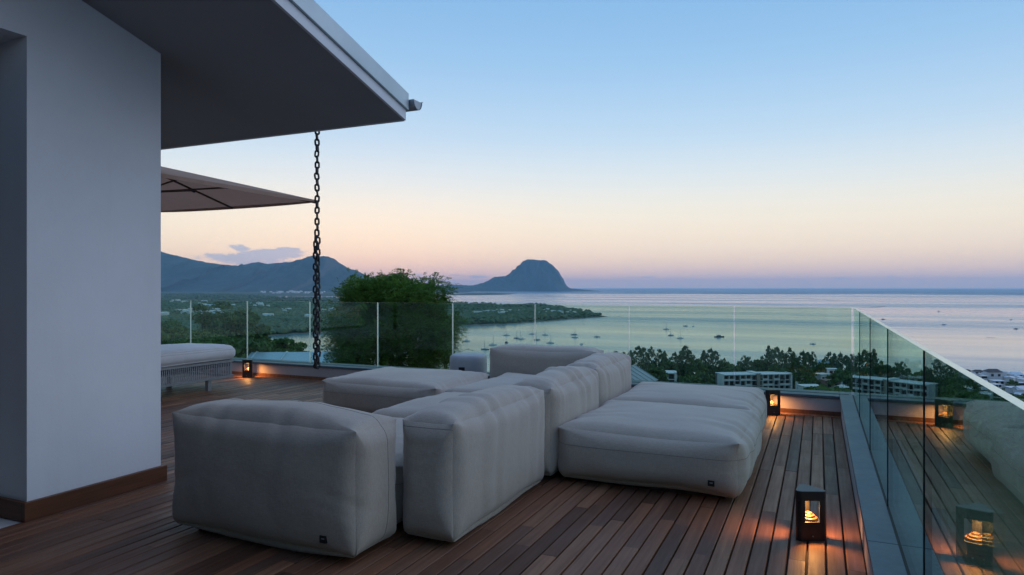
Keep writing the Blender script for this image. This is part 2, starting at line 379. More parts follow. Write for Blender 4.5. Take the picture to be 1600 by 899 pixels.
def ground_mat():
    t = NT('wooded ground'); v = pos(t); n = t.noise(v, .02, 6, .65); n2 = t.noise(v, .35, 5, .6)
    sp = t.n('ShaderNodeSeparateXYZ'); t.l(v, sp.inputs[0]); beach = t.mapr(sp.outputs[2], SEA + .3, SEA + 1.1, 1, 0)
    c = t.mix(.5, t.rmp(n, [(.3, (.022, .040, .016)), (.55, (.035, .060, .022)), (.75, (.06, .075, .035))]), t.rmp(n2, [(.35, (.02, .035, .014)), (.7, (.06, .085, .032))]))
    c = t.mix(beach, c, (.17, .14, .11)); return t.bsdf(c, .9, n2, 1.0, .6)
terrain = link('terrain', mesh_np('terrain', V, FQ, [ground_mat()], True)); tag(terrain, kind='structure')

def sea_mat():
    t = NT('sea water'); v = pos(t)
    def rel(vec, sc, st, det=4):   # long streaks lie across the line of sight
        mp = t.n('ShaderNodeMapping'); mp.inputs['Rotation'].default_value = (0, 0, -TH - R(6)); mp.inputs['Scale'].default_value = st; t.l(vec, mp.inputs[0])
        return t.noise(mp.outputs[0], sc, det, .55)
    ln = t.n('ShaderNodeVectorMath', operation='LENGTH'); t.l(v, ln.inputs[0]); dist = ln.outputs['Value']
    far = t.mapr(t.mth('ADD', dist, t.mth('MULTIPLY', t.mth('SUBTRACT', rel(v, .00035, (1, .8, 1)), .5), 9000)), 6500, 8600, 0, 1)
    s1 = rel(v, .0011, (.35, 1.6, 1), 5); s2 = rel(v, .006, (.22, 1.5, 1), 4); s3 = rel(v, .0004, (.5, 2.2, 1), 5)
    st = t.mth('ADD', t.mth('MULTIPLY', s1, .45), t.mth('ADD', t.mth('MULTIPLY', s2, .25), t.mth('MULTIPLY', s3, .30)))
    r = t.mapr(st, .38, .62, .05, .36)
    r = t.mth('ADD', r, t.mth('MULTIPLY', far, .26))
    reef = t.mapr(t.mth('ABSOLUTE', t.mth('SUBTRACT', rel(v, .0007, (.5, 1.7, 1), 6), .52)), 0.0, .012, 1, 0)
    c = t.mix(t.mapr(s1, .35, .65, 0, 1), (.165, .26, .315), (.125, .22, .285))
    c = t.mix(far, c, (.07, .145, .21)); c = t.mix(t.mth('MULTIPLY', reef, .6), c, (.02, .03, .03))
    w = t.noise(v, .9, 3); w2 = t.noise(v, .16, 3)
    return t.bsdf(c, r, t.mth('ADD', t.mth('MULTIPLY', w, .35), w2), .22, .10, IOR=1.33, Specular_IOR_Level=.5)
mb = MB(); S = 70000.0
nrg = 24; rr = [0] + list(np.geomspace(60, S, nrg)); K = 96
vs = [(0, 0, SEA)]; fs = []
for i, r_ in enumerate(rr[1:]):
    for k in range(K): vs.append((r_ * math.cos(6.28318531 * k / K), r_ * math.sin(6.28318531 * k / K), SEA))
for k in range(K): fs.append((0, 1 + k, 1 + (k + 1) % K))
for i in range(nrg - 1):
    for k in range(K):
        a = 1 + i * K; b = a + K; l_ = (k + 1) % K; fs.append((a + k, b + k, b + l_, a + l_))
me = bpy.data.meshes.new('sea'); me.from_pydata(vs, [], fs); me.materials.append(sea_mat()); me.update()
tag(link('sea', me), kind='structure')

M['reef'] = mat_plain('wet reef flat', (.055, .055, .045), (.10, .095, .08), .02, .5)
def reef(pts, w):                 # thin exposed reef edges lying in the lagoon
    P = [onz(x, y, SEA + .06) for x, y in pts]; g_ = random.Random(int(pts[0][0])); L_, R_ = [], []; dense = []
    for a, b in zip(P[:-1], P[1:]): dense += [a.lerp(b, k / 12) for k in range(12)]
    dense.append(P[-1]); n_ = len(dense)
    for i, c in enumerate(dense):
        t_ = (dense[min(i + 1, n_ - 1)] - dense[max(i - 1, 0)]).normalized(); nn = Vector((-t_.y, t_.x, 0)); ww = w * math.sin(math.pi * (i + .15) / (n_ - .7)) ** .7 * g_.uniform(.35, 1.0)
        L_.append(c + nn * ww); R_.append(c - nn * ww * g_.uniform(.5, 1))
    me_ = bpy.data.meshes.new('reef'); me_.from_pydata([tuple(v) for v in L_ + R_], [], [(i, i + 1, n_ + i + 1, n_ + i) for i in range(n_ - 1)]); me_.materials.append(M['reef']); me_.update()
    tag(link('reef', me_), kind='structure')
reef([(1213, 482.2), (1245, 481.6), (1285, 481.4)], 16); reef([(1232, 493.0), (1270, 493.4), (1326, 494.6)], 14)
reef([(1140, 461.0), (1165, 461.5)], 70); reef([(1190, 464.0), (1240, 465.6), (1290, 468.2), (1330, 470.5)], 26); reef([(1335, 480.6), (1365, 480.2), (1385, 478.2)], 22); reef([(962, 494.6), (972, 494.4)], 12); reef([(1540, 527.6), (1556, 527.4)], 6)

def mountain_mat():
    t = NT('forested mountain'); v = pos(t); n = t.noise(v, .0022, 8, .65); sl = t.n('ShaderNodeSeparateXYZ'); t.l(t.n('ShaderNodeNewGeometry').outputs['Normal'], sl.inputs[0])
    c = t.rmp(n, [(.3, (.012, .020, .014)), (.6, (.024, .034, .020)), (.75, (.042, .046, .034))])
    c = t.mix(t.mapr(sl.outputs[2], .35, .65, .8, 0), c, (.085, .08, .075)); return t.bsdf(c, .95, n, 60, .7)
M['mountain'] = mountain_mat()
def mountain(name, ridge, D, front, back, rough, seed, n=520, m=61, foot=455.3):
    px = np.linspace(ridge[0][0], ridge[-1][0], n); py = np.interp(px, [p[0] for p in ridge], [p[1] for p in ridge])
    py = py + .5 * wav(px, px * 0, 15, seed + 7) * (py < 450); Yr = D + 500 * wav(px, px * 0, 160, seed) * rough
    hz = EYE + (449 - py) / F * Yr - SEA
    t = np.linspace(-1, 1, m); PX, T = np.meshgrid(px, t, indexing='ij'); H = hz[:, None]; YR = Yr[:, None]
    Yd = YR + np.where(T < 0, T * front, T * back)
    prof = np.where(T < 0, (1 + T), (1 - T)); prof = .55 * prof ** 1.7 + .45 * prof ** .8
    Xd = (PX - 800) / F * YR
    spur = wav(Xd, Yd * .35, 900, seed + 1) * .6 + wav(Xd, Yd * .5, 380, seed + 2) * .5
    z = H * np.clip(prof + rough * .22 * spur * np.minimum(1, 6 * np.abs(T)) * (1 - np.abs(T)) * (prof > 0), 0, 1.0 * (1 - .02 * np.abs(T)))
    z = SEA - 2 + z + 1.0 * (1 - np.abs(T))
    Vv = np.stack([CT * Xd - ST * Yd, ST * Xd + CT * Yd, z], -1).reshape(-1, 3)
    a, b = np.meshgrid(np.arange(n - 1), np.arange(m - 1), indexing='ij'); q = (a * m + b).ravel()
    o = link(name, mesh_np(name, Vv, np.stack([q, q + m, q + m + 1, q + 1], -1), [M['mountain']], True)); tag(o, kind='structure'); return o
RNG = [(-420, 420), (-200, 405), (0, 398), (120, 388), (200, 384), (240, 389), (248, 391), (262, 396), (280, 400), (300, 405), (330, 411), (350, 413), (372, 415), (390, 411), (403, 409), (418, 412), (440, 410), (462, 408), (480, 402),
       (490, 398), (500, 400.5), (512, 400), (522, 404), (532, 411.5), (545, 419), (556, 422), (575, 431), (600, 438), (640, 442), (690, 445.5), (720, 450), (740, 455)]
mountain('mountain_range', RNG, 12000, 2600, 2200, 1.0, 11)
MOR = [(560, 455.2), (640, 449), (695, 445.8), (715, 445), (740, 445.8), (755, 441.5), (763, 437.5), (773, 432.6), (784, 431.2), (790, 431), (797, 426.5), (800, 422), (805, 420), (808, 415), (812, 413.5), (816, 408), (821, 405.8), (825, 404.4), (836, 405.6), (843, 406.2), (850, 405.4), (855, 408), (859, 411.6), (863, 413.6), (869, 419.5), (873, 423.5), (876, 430), (879, 434), (882, 441.5), (886, 447), (891, 450.3), (905, 451.5), (925, 453.2), (940, 455.0)]
mountain('headland_mountain', MOR, 13200, 1100, 1500, .8, 23)

# ------------------------------------------------------------------ terrace
KV, KU = 0.217, 8.25            # inner faces of the two parapets
GV, GU = 0.350, 8.42            # the glass lines
WV, WU = -4.34, 3.46            # house wall face and its far corner
mb = MB(); mb.box(-16, .58, -8, 8.64, -5.5, -.075)
slab = mb.obj('terrace', [M['parapet']]); tag(slab, kind='structure')
mb = MB(); mb.box(-15.9, KV, -7.9, KU, -.074, -.03)
deck = mb.obj('deck', [M['plinth']]); tag(deck, kind='structure')
PITCH, BW = 0.0912, 0.0822
cands = []; r2 = random.Random(5)
nrow = int((KV + 12.3) / PITCH)
for k in range(nrow):
    x1 = KV - .006 - k * PITCH; x0 = x1 - BW
    start = WU + .05 if x1 < WV + .02 else -3.0
    y = start + r2.uniform(.2, 1.6); edges = [start]
    while y < KU - .15 - .25: edges.append(y); y += r2.choice([.9, 1.2, 1.5, 1.5, 1.8, 2.1])
    edges.append(KU - .13)
    for a, b in zip(edges[:-1], edges[1:]): cands.append((x0, x1, a + .0015, b - .0015))
def proj_area(c):
    x, y = (c[0] + c[1]) / 2, (c[2] + c[3]) / 2; Yd = -ST * x + CT * y; Xd = CT * x + ST * y
    if Yd < 1.5: return 0
    if abs(Xd / Yd) > .95 : return 1e-3
    w = 2.0 if y < 9 else 1
    occ = .35 if (-3.3 < x < -1.75 and 2.8 < y < 7.8) else 1
    return occ * (c[3] - c[2]) * .09 / Yd ** 3
cands.sort(key=proj_area, reverse=True)
bcache = {}
def plank_mesh(L, dz):
    key = round(L, 2)
    if key not in bcache:
        mb = MB(); L_ = key / 2 - .001; w = BW / 2; e = .0035
        b = len(mb.v); prof = [(-w, -.028), (w, -.028), (w, -e), (w - e, 0), (-w + e, 0), (-w, -e)]
        mb.v += [(x, -L_, z) for x, z in prof] + [(x, L_, z) for x, z in prof]
        mb.f += [(0, 1, 2, 3, 4, 5), (11, 10, 9, 8, 7, 6)] + [(i, i + 6, (i + 1) % 6 + 6, (i + 1) % 6) for i in range(6)]; mb.m += [0] * 8
        bcache[key] = mb.mesh('plank', M['board'])
    return bcache[key]
rest = []
for n_, c in enumerate(cands):
    if n_ < 298:
        o = link('plank', plank_mesh(c[3] - c[2], 0), deck, ((c[0] + c[1]) / 2, (c[2] + c[3]) / 2, r2.uniform(-.0012, .0012)), (0, r2.gauss(0, .004), r2.gauss(0, .0006)))
    else: rest.append(c)
mb = MB()
for c in rest: mb.box(c[0], c[1], c[2], c[3], -.028, r2.uniform(-.001, .001))
o = mb.obj('plank_field', M['boards'], deck); o['kind'] = 'stuff'
for k, (a, b) in enumerate([(-12.2, -9.8), (-9.797, -7.2), (-7.197, -4.6), (-4.597, -2.6), (-2.597, -1.0), (-.997, KV - .004)]):
    mb = MB(); mb.box(a, b, KU - .122, KU - .022, -.028, .0005 + .001 * (k % 2)); mb.obj('plank', M['board'], deck, bevel=.002)
for a, b in [(-12.2, -6.0), (-5.997, -.62), (-.617, KV - .002)]:
    mb = MB(); mb.box(a, b, KU - .02, KU - .001, -.02, .045); mb.obj('skirting', M['board'], deck, bevel=.002)

def parapet(name, label, x0, x1, y0, y1, cop):
    t = empty(name, ((x0 + x1) / 2, (y0 + y1) / 2, 0)); tag(t, label, 'parapet')
    cx, cy = t.location.x, t.location.y
    mb = MB(); mb.box(x0 - cx, x1 - cx, y0 - cy, y1 - cy, -.07, .182); mb.obj('wall', M['parapet'], t)
    for (a, b, c, d) in cop:
        mb = MB(); mb.box(a - cx, b - cx, c - cy, d - cy, .1825, .215); mb.obj('coping', M['coping'], t, bevel=.004)
    return t
parapet('parapet', 'low plastered parapet with slate coping along the right side of the deck', KV, .56, -6, 8.62,
        [(KV - .012, .572, a, b) for a, b in ((-6, -1.2), (-1.198, 3.6), (3.602, 8.632))])
parapet('parapet', 'low plastered parapet with slate coping along the far side of the deck', -13, KV - .002, KU, 8.62,
        [(a, b, KU - .012, 8.632) for a, b in ((-13, -8.8), (-8.798, -4.6), (-4.598, KV - .014))])

def pane_mesh(L, H, T=.0175, ends=1):
    mb = MB(); x, y, z = L / 2, T / 2, H
    mb.box(-x, x, -y, y, 0, z)
    mb.m = [1, 1, 0, ends, 0, ends]
    return mb.mesh('pane', [M['glass'], M['edge']])
GH = 1.178 - .192
tr = empty('glass_balustrade', (GV, 4, .215)); tag(tr, 'frameless glass balustrade standing on the right hand parapet', 'balustrade')
pm = pane_mesh(1.405 - .010, GH, .024, 0)
for k in range(-4, 6):
    y1 = GU - (5 - k) * 1.405; o = link('pane', pm, tr, (0, y1 - .7025 - 4, -.023), (0, 0, R(90)))
    if k < 5: mb = MB(); mb.box(-.0148, .012, y1 - 4 - .0045, y1 - 4 + .0045, 0, GH - .024); mb.obj('joint', M['slot'], tr)
mb = MB(); mb.box(-.018, .018, -9, GU - 4 - .03, -.004, .0015); mb.obj('base_channel', M['plinth'], tr)
tf = empty('glass_balustrade', (-5, GU, .215)); tag(tf, 'frameless glass balustrade standing on the far parapet facing the bay', 'balustrade')
js = [.35 - .02, -.914, -2.173, -3.449, -4.70, -5.97, -7.243, -8.54, -9.83, -11.1, -12.4]
for a, b in zip(js[1:], js[:-1]):
    o = link('pane', pane_mesh(b - a - .012, GH), tf, ((a + b) / 2 + 5, 0, -.023))
mb = MB(); mb.box(-7.4, 5.3, -.016, .016, -.004, .0015); mb.obj('base_channel', M['plinth'], tf)

# ------------------------------------------------------------------ house
SL = .281; Z0 = 3.09; EU = 4.665; RV = -3.06          # soffit: z = Z0 - SL*(y-WU); eave line y=EU, verge x=RV
zs = lambda y: Z0 - SL * (y - WU)
PU = 2.545                                            # near end of the wall pier
house = empty('house', (WV, WU, 0)); tag(house, 'white rendered house corner with a deep sloping roof overhang', 'house')
def hq(mb, pts, m=0): mb.quadbox([(p[0] - WV, p[1] - WU, p[2]) for p in pts], m)
def wallbox(mb, x0, x1, y0, y1, z0, z1=None):         # top follows the soffit when z1 is None
    za, zb = (zs(y0), zs(y1)) if z1 is None else (z1, z1)
    hq(mb, [(x0, y0, z0), (x1, y0, z0), (x1, y1, z0), (x0, y1, z0), (x0, y0, za), (x1, y0, za), (x1, y1, zb), (x0, y1, zb)])
mb = MB(); wallbox(mb, WV - .9, WV, PU, WU, -.07); wallbox(mb, WV - .35, WV, -6, PU - .0, 2.91)
wallbox(mb, -10, WV - .9, WU - .35, WU - .002, -.07); wallbox(mb, WV - .35, WV, -7, -5, -.07, 2.908)
mb.obj('wall', M['plaster'], house)
mb = MB(); wallbox(mb, -10, WV - .36, -7, WU - .36, 3.0, 3.05); wallbox(mb, -9.4, -9.3, -7, WU - .36, .0, 3.0); wallbox(mb, -9.3, WV - .36, -7.1, -7, 0, 3.0); mb.obj('interior_wall', M['interior'], house)
mb = MB(); wallbox(mb, -9.3, WV - .012, -7, PU - .03, -.06, -.004); mb.obj('threshold', M['tile'], house)
mb = MB(); wallbox(mb, WV + .001, WV + .030, PU - .03, WU + .03, -.0, .115); wallbox(mb, WV - .9, WV + .001, PU - .03, PU - .001, 0, .115); wallbox(mb, WV - .9, WV + .001, WU + .001, WU + .03, 0, .115)
mb.obj('baseboard', M['baseboard'], house, bevel=.003)
mb = MB(); wallbox(mb, WV + .001, .15, -2.0, -1.65, -.07, 2.95); wallbox(mb, WV + .001, .2, -4.2, .05, 2.951, 3.2); mb.obj('unseen_shade_wing', M['soffit'], house)  # unseen wing and overhang added behind the camera to darken faces turned towards it
for k in range(4):
    x = WV - .25 + .35 + k * 1.1; mb = MB(); wallbox(mb, x, x + 1.14, -1.649, -1.61, .05, 2.7); mb.obj('unseen_glazed_door', M['unseen_door_glass'], house)  # unseen dark doors added with the wing to keep that side dark
def roofbox(mb, x0, x1, y0, y1, a, b):                # a, b: offsets above the soffit plane
    hq(mb, [(x0, y0, zs(y0) + a), (x1, y0, zs(y0) + a), (x1, y1, zs(y1) + a), (x0, y1, zs(y1) + a), (x0, y0, zs(y0) + b), (x1, y0, zs(y0) + b), (x1, y1, zs(y1) + b), (x0, y1, zs(y1) + b)])
mb = MB(); roofbox(mb, -10.5, RV, -6, EU, .0, .17); roof = mb.obj('roof', M['soffit'], house)
def rc(name, fn, mat, **k):
    mb = MB(); fn(mb); return mb.obj(name, mat, roof, **k)
rc('barge_board', lambda m: roofbox(m, RV + .001, RV + .024, -6, EU + .002, -.004, .078), M['white_paint'], bevel=.002)
rc('flashing', lambda m: roofbox(m, RV + .001, RV + .045, -6, EU + .012, .080, .215), M['flash'], bevel=.003)
rc('roof_sheet', lambda m: roofbox(m, -10.5, RV + .001, -6, EU + .012, .172, .20), M['flash'])
rc('fascia', lambda m: roofbox(m, -10.5, RV, EU + .001, EU + .02, .0, .16), M['white_paint'])
# half round gutter along the low eave, its end seen past the verge
mb = MB(); zg = zs(EU) + .165; yc = EU + .085; n = 12; prof = []
for k in range(n + 1):
    a = math.pi + math.pi * k / n; prof.append((yc + .065 * math.cos(a), zg + .075 * math.sin(a)))
prof += [(yc + .085, zg + .012), (yc + .058, zg + .004)]
for k in range(n, -1, -1):
    a = math.pi + math.pi * k / n; prof.append((yc + .060 * math.cos(a), zg + .07 * math.sin(a)))
xa, xb = -10.5, RV + .085; b0 = len(mb.v); npf = len(prof)
mb.v += [(xa - WV, y - WU, z) for y, z in prof] + [(xb - WV, y - WU, z) for y, z in prof]
for k in range(npf): mb.f.append((k, (k + 1) % npf, (k + 1) % npf + npf, k + npf)); mb.m.append(0)
ep = [(yc + .0645 * math.cos(math.pi + math.pi * k / n), zg + .0745 * math.sin(math.pi + math.pi * k / n)) for k in range(n + 1)]
b1 = len(mb.v); mb.v += [(xb - .004 - WV, y - WU, z) for y, z in ep]; mb.f.append(tuple(b1 + k for k in range(n + 1))); mb.m.append(0)
mb.obj('gutter', M['gutter'], roof)

# ------------------------------------------------------------------ sofa modules
def axis_noise(s, seed, lo=.06, hi=.24):
    r = np.random.default_rng(seed); o = np.zeros_like(s)
    for k in range(7):
        lam = r.uniform(lo, hi); o += np.sin(2 * math.pi * s / lam + r.uniform(0, 6.28)) * (lam / hi)
    env = .55 + .45 * np.sin(2 * math.pi * s / r.uniform(.35, .6) + r.uniform(0, 6.28))
    o = o / 3.0
    return (np.abs(o) ** .8 * np.sign(o)) * env
def cushion_map(P, half, p):
    h = np.array(half); q = P * h; mn = np.abs(P).min(1, keepdims=True); r = np.minimum(p.get('rmin', .03) + (p['r'] - p.get('rmin', .03)) * (1 - mn ** 3.5), h.min() * .95); r = r * (1 - p.get('flat', 0) * np.clip(-P[:, 2:3] * 1.6 - .5, 0, 1))
    inner = np.clip(q, -(h - r), h - r); d = q - inner; L = np.linalg.norm(d, axis=1, keepdims=True); nrm = d / np.maximum(L, 1e-9)
    q = inner + nrm * r
    sd = p['seed']; a = np.abs(P)
    for i in range(3):
        j, k = (i + 1) % 3, (i + 2) % 3
        bul = p['bulge'][i] * (1 - a[:, j] ** 2.4) * (1 - a[:, k] ** 2.4)
        pull = p['pull'] * np.maximum(a[:, j] ** 10 * (1 - a[:, k] ** 4), a[:, k] ** 10 * (1 - a[:, j] ** 4))
        q[:, i] += np.sign(P[:, i]) * a[:, i] ** 6 * (bul - pull)
    low = P[:, 2] < 0                                            # the underside tucks in towards the plinth
    tuck = np.where(low, (np.clip(-P[:, 2], 0, 1)) ** 4, 0) * p.get('tuck', .035)
    q[:, 0] -= np.sign(P[:, 0]) * a[:, 0] ** 6 * tuck; q[:, 1] -= np.sign(P[:, 1]) * a[:, 1] ** 6 * tuck
    for i in range(3):
        j, k = (i + 1) % 3, (i + 2) % 3
        de = np.sqrt((h[j] * (1 - a[:, j])) ** 2 + (h[k] * (1 - a[:, k])) ** 2)
        s = q[:, i] + .035 * np.sin(q[:, j] * 9 + sd) + .03 * np.sin(q[:, k] * 11 + 2 * sd)
        end = np.clip((1 - a[:, i]) * h[i] / .10, 0, 1)
        cr = axis_noise(s, sd * 10 + i) * p['wr'][i] * np.clip((P[:, 2] + 1) / .9, .12, 1) * (np.exp(-de / p['lam']) * .85 + .15 * np.exp(-de / .5)) * end
        q = q + nrm * cr[:, None]
    lump = np.sin(q[:, 0] * 5.1 + sd) * np.sin(q[:, 1] * 4.3 + 1.7 * sd) + .6 * np.sin(q[:, 0] * 9.7 + q[:, 2] * 6 + sd) * np.sin(q[:, 1] * 8.9 - q[:, 2] * 5)
    q = q + nrm * (lump * p.get('lump', .008))[:, None]
    return q
def cube_surface(n):
    t = np.linspace(-1, 1, n); t = 1.5 * t - .5 * t ** 3
    A, B = np.meshgrid(t, t, indexing='ij'); A, B = A.ravel(), B.ravel(); one = np.ones_like(A); Vs = []; Fs = []
    i, j = np.meshgrid(np.arange(n - 1), np.arange(n - 1), indexing='ij'); q = (i * n + j).ravel(); quad = np.stack([q, q + n, q + n + 1, q + 1], -1)
    for ax in range(3):
        for sg in (1, -1):
            c = [None] * 3; c[ax] = one * sg; c[(ax + 1) % 3] = A; c[(ax + 2) % 3] = B
            Fs.append((quad if sg > 0 else quad[:, ::-1]) + len(Vs) * n * n); Vs.append(np.stack(c, -1))
    Vs = np.concatenate(Vs); Fs = np.concatenate(Fs)
    u, inv = np.unique(np.round(Vs, 6), axis=0, return_inverse=True); return u, inv.reshape(-1)[Fs]
CUBE = cube_surface(64)
def cushion_obj(name, half, p, parent, mat, zc, seams=(), n=None):
    q = cushion_map(CUBE[0], half, p); q[:, 2] += zc
    o = link(name, mesh_np(name, q, CUBE[1], [mat], True), parent)
    for ax, lv, *front in seams:                                          # stitched seam loops that follow the cover
        t = np.linspace(-1, 1, 50)[:-1]; one = np.ones_like(t); loop = np.concatenate([np.stack([t, -one], -1), np.stack([one, t], -1), np.stack([-t, one], -1), np.stack([-one, -t], -1)])
        P = np.zeros((len(loop), 3)); P[:, ax] = lv; P[:, (ax + 1) % 3] = loop[:, 0]; P[:, (ax + 2) % 3] = loop[:, 1]
        if front: P = P[P[:, 1] < -.999]; P = P[np.argsort(P[:, 0])]
        s = cushion_map(P, half, p); s[:, 2] += zc
        mb = MB(); mb.tube([tuple(v) for v in s], .0016, 5, closed=not front); mb.obj('seam', M['seam'], o, True)
    return o
def module(name, x0, x1, y0, y1, H, label, cat, seed, back=False, tabs=None, rz=0.0, wr=None, group=None, zlift=.012, bul=None):
    cx, cy = (x0 + x1) / 2, (y0 + y1) / 2; hx, hy = (x1 - x0) / 2, (y1 - y0) / 2
    t = empty(name, (cx, cy, 0), rz); tag(t, label, cat, group)
    zl = zlift; hz = (H - zl) / 2
    if back:
        long_x = hx > hy
        p = dict(r=.125, rmin=.06, seed=seed, bulge=bul or (.012, .012, .02), pull=0.0, flat=.45, wr=wr or ((.007, .004, .004) if long_x else (.005, .010, .004)), lam=.22, lump=.006, tuck=.028)
        seams = [(1, .25)] if long_x else [(2, .86, True)]
    else:
        p = dict(r=.135, rmin=.06, seed=seed, bulge=bul or (.02, .02, .035), pull=0.0, flat=.35, wr=wr or (.006, .007, .004), lam=.2, lump=.007, tuck=.035)
        seams = [(2, .30)]
    cu = cushion_obj('cushion', (hx - .025, hy - .025, hz - .022), p, t, M['fabric'], zl + hz, seams)
    mb = MB(); mb.box(-hx + .15, hx - .15, -hy + .15, hy - .15, 0, .07); mb.obj('plinth', M['plinth'], t)
    if tabs:
        for (tx, tz) in tabs:                                     # woven maker's tab on the face towards the camera
            P = np.array([[tx, -1.0, tz]]); s = cushion_map(P, (hx - .025, hy - .025, hz - .022), p)[0]; s[2] += zl + hz
            mb = MB(); mb.box(-.021, .021, -.004, .03, -.019, .019); tb = mb.obj('maker_tab', M['black_cloth'], t, bevel=.001, loc=(s[0], s[1] - .002, s[2]))
            mb = MB(); mb.box(-.010, .010, -.0052, -.0042, .000, .0065); mb.obj('print', M['tag_print'], tb)
    return t
module('sofa_module', -3.46, -2.055, 2.735, 3.20, .73, 'nearest upholstered sofa arm block, turned square to the camera, black tab low right', 'sofa module', 1, True, tabs=[(.70, -.72)], bul=(.012, .035, .045))
module('sofa_module', -2.145, -1.725, 3.135, 4.54, .72, 'upright backrest block next to the nearest arm block', 'sofa module', 2, True, wr=(.006, .024, .005), bul=(.035, .012, .045))
module('sofa_module', -2.13, -1.71, 4.545, 5.77, .72, 'middle upright backrest block between the two long seats', 'sofa module', 3, True, wr=(.006, .028, .005), bul=(.035, .012, .045))
module('sofa_module', -2.16, -1.765, 5.80, 7.12, .72, 'farthest upright backrest block beside the two wide right hand seats', 'sofa module', 4, True, wr=(.006, .024, .005), bul=(.035, .012, .045))
module('sofa_module', -3.68, -2.25, 7.38, 7.78, .71, 'shaded backrest block across the far end of the sofa before the glass', 'sofa module', 5, True, bul=(.012, .012, .02))
module('sofa_module', -3.33, -2.14, 3.215, 4.47, .43, 'sofa seat cushion hidden behind the nearest arm block', 'sofa module', 6)
module('sofa_module', -3.35, -2.14, 4.49, 5.80, .43, 'sofa seat cushion behind the upright backrest blocks, nearest in view', 'sofa module', 7)
module('sofa_module', -3.42, -2.17, 5.84, 7.36, .42, 'sofa seat cushion in front of the shaded far backrest', 'sofa module', 8)
module('sofa_module', -4.96, -3.43, 5.84, 7.13, .44, 'wide sofa seat standing out at the left of the group', 'sofa module', 9, bul=(.02, .02, .045))
module('sofa_module', -1.76, -.41, 4.565, 5.865, .44, 'wide right hand sofa seat nearest the camera with black tab', 'sofa module', 10, tabs=[(.70, -.50)], bul=(.025, .03, .045), wr=(.004, .016, .004), rz=R(-.8))
module('sofa_module', -1.76, -.455, 5.86, 7.12, .44, 'wide right hand sofa seat beside the lit bollard lamp at the far parapet', 'sofa module', 11, bul=(.03, .02, .045), wr=(.004, .016, .004))

# ------------------------------------------------------------------ stool by the glass
def rounded_poly(pts, r, n=6):
    out = []; K = len(pts)
    for i in range(K):
        p0, p1, p2 = Vector(pts[i - 1]), Vector(pts[i]), Vector(pts[(i + 1) % K]); a = (p0 - p1).normalized(); b = (p2 - p1).normalized()
        th = a.angle(b); d = r / math.tan(th / 2); c = p1 + (a + b).normalized() * (r / math.sin(th / 2)); s = p1 + a * d - c; e = p1 + b * d - c
        a0 = math.atan2(s.y, s.x); a1 = math.atan2(e.y, e.x); da = (a1 - a0 + math.pi) % (2 * math.pi) - math.pi
        for k in range(n + 1): out.append((c.x + r * math.cos(a0 + da * k / n), c.y + r * math.sin(a0 + da * k / n)))
    return out
st = empty('stool', (*onz(731, 610, 0).xy, 0)); stp = W((732 - 800) / F * 8.75, 8.75, 0); st.location = (stp.x, stp.y, 0)
tag(st, 'grey rounded stool with a dark hand slot beside the far backrest', 'stool')
rp = rounded_poly([(-.225, -.225), (.225, -.225), (.225, .225), (-.225, .225)], .12, 8)
mb = MB(); lv = [(0.0, .90), (.02, .96), (.10, .99), (.46, 1.0), (.51, .985), (.535, .95), (.546, .88)]
for z, s in lv: mb.v += [(x * s, y * s, z) for x, y in rp]
NP = len(rp)
for i in range(len(lv) - 1):
    for k in range(NP): mb.f.append((i * NP + k, i * NP + (k + 1) % NP, (i + 1) * NP + (k + 1) % NP, (i + 1) * NP + k)); mb.m.append(0)
mb.f.append(tuple((len(lv) - 1) * NP + k for k in range(NP))); mb.m.append(0)
mb.obj('shell', M['stool'], st, True)
mb = MB(); mb.box(-.04, .04, -.228, -.2, .36, .405); mb.obj('hand_slot', M['slot'], st, bevel=.006, loc=(-.055, 0, 0)); st.rotation_euler = (0, 0, R(20))

# ------------------------------------------------------------------ daybed
db = empty('daybed', (-7.95, 6.1, 0)); tag(db, 'rope sided daybed with a thick pale mattress beside the house wall', 'daybed')
hx, hy = .46, 1.03
mb = MB()
for z in (.165, .375):
    a = .028
    mb.box(-hx, hx, -hy, -hy + a, z - .014, z + .014); mb.box(-hx, hx, hy - a, hy, z - .014, z + .014)
    mb.box(-hx, -hx + a, -hy + a, hy - a, z - .0138, z + .0138); mb.box(hx - a, hx, -hy + a, hy - a, z - .0138, z + .0138)
mb.obj('frame', M['alu'], db)
mb = MB()
for x in np.arange(-hx + .025, hx - .01, .03):
    for y in (-hy + .014, hy - .014): mb.bar((x, y, .17), (x, y, .37), .0075, 5)
for y in np.arange(-hy + .035, hy - .02, .03):
    for x in (-hx + .014, hx - .014): mb.bar((x, y, .17), (x, y, .37), .0075, 5)
mb.obj('rope_webbing', M['rope'], db)['kind'] = 'stuff'
for x in (-hx + .10, hx - .06):
    for y in (-hy + .38, hy - .38):
        mb = MB(); mb.box(x - .028, x + .028, y - .028, y + .028, 0, .151); mb.obj('leg', M['alu'], db, bevel=.003)
mb = MB(); mb.box(-hx + .03, hx - .03, -hy + .03, hy - .03, .30, .34); mb.obj('platform', M['plinth'], db)
mt = cushion_obj('mattress', (hx + .02, hy + .05, .10), dict(r=.095, rmin=.088, seed=31, bulge=(.012, .012, .035), pull=-.01, wr=(.004, .006, .002), lam=.12, lump=.004, tuck=.0), db, M['mattress'], .395 + .095, [(2, .55)])

